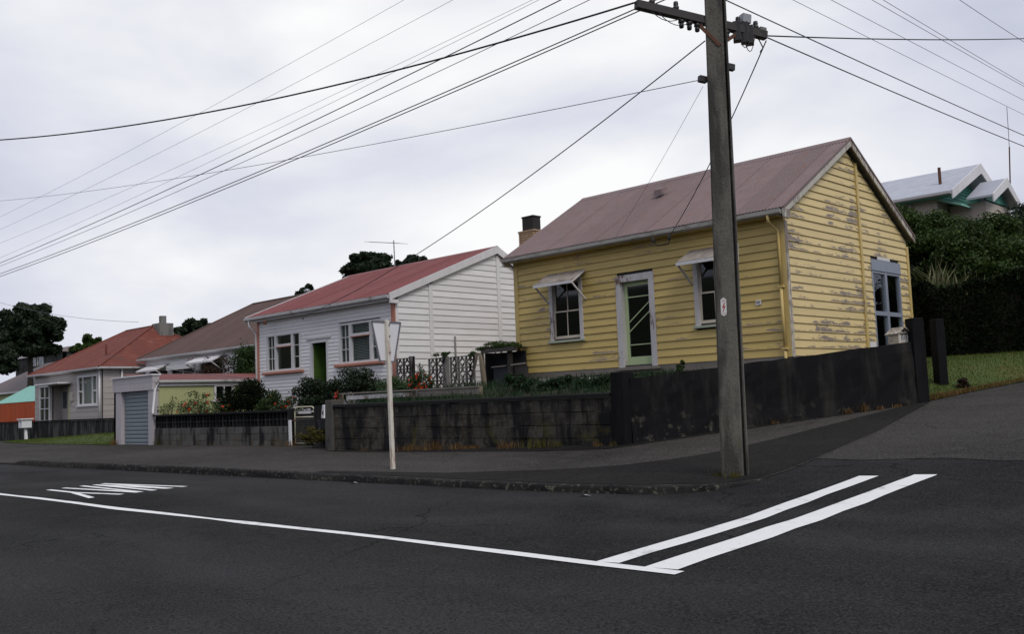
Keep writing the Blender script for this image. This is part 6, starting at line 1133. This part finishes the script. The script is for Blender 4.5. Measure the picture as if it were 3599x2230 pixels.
hg = thing('hedge', 'tall clipped black green hedge along the back of the lawn', 'hedge', (-8, 25.6, 2.2)); hy = 25.0; zh = onY(P(2300, 668), hy)[2]; zl_ = onY(P(2330, 851), hy)[2]
p, nn = hedge_pts(-12.5, -1.5, hy, hy+1.6, zl_-.9, zh, 60000, 5); leaf_mesh('foliage', p, nn, .085, 'leaf_hedge', hg, 6); MB().box((-12.3, hy+.35, zl_-1), (-1.8, hy+1.4, zh-.35)).build('branches', 'bark', hg)
for x0, x1, yt, y, sd, lab in ((2080, 2245, 492, 28.6, 51, 'leafy dark bush directly behind the yellow cottage gable'), (2165, 2330, 500, 29.6, 52, 'broad leafy bush behind the hedge below the teal house'), (2240, 2385, 528, 28.2, 53, 'rounded leafy bush behind the flax'), (2330, 2440, 515, 30.4, 54, 'leafy bush before the lower teal gable'), (2375, 2520, 560, 28.4, 55, 'leafy bush at the street end of the hedge'), (2405, 2500, 490, 37, 56, 'dark tree beside the lower teal gable')):
    a, b = onY(P(x0, 600), y), onY(P(x1, 600), y); tp = onY(P((x0+x1)/2, yt), y)[2]; cx = (a[0]+b[0])/2; wd = abs(b[0]-a[0]); t = thing('bush', lab, 'bush', (cx, y, 2.6)); rs = np.random.RandomState(sd); cl = []
    for i in range(64):
        th_ = rs.uniform(0, 2*math.pi); r_ = rs.uniform(0, 1)**.5; hx, hy_ = math.cos(th_)*r_, math.sin(th_)*r_; zz_ = 3.0+(tp-.30-3.0)*(1-.42*r_**2+rs.normal(0, .05))*(1 if i < 38 else rs.uniform(.35, .95)); q = rs.uniform(.20, .46); cl.append((cx+hx*wd*.48, y+hy_*1.3, zz_, q*1.15, q, q*.8))
    p, nn = clump_pts(cl, 17000, sd+1, .5); leaf_mesh('foliage', p, nn, .105, 'leaf_bush' if sd != 56 else 'leaf_dark', t, sd+2); st = MB()
    for c_ in cl[:7]: st.tube([(cx+rs.normal(0, .2), y, 2.4), ((cx+c_[0])/2, y, 3.6), c_[:3]], [.08, .05, .02], 6)
    st.build('stem', 'bark', t, True)
fx = onY(P(2278, 672), 26.6); fxt = thing('flax_bush', 'pale spiky flax rising above the hedge', 'flax', (fx[0], fx[1], zh-.3)); rs = np.random.RandomState(8)
for k_ in range(3): n = (42, 34, 22)[k_]; c = np.array((fx[0]-.25+k_*.5, 25.9)); blades('blades', c+rs.normal(0, .12, (n, 2)), np.full(n, zh-.35), (.95, .75, .5)[k_], .05, 'flax', fxt, 80+k_, 1.0)['kind'] = 'stuff'
g = blades('hedge_top_growth', np.stack([rs.uniform(-9.5, -4, 900), rs.uniform(25.0, 26.4, 900)], 1), np.full(900, zh-.12), .16, .02, 'leaf_mid', hg, 90, .8)
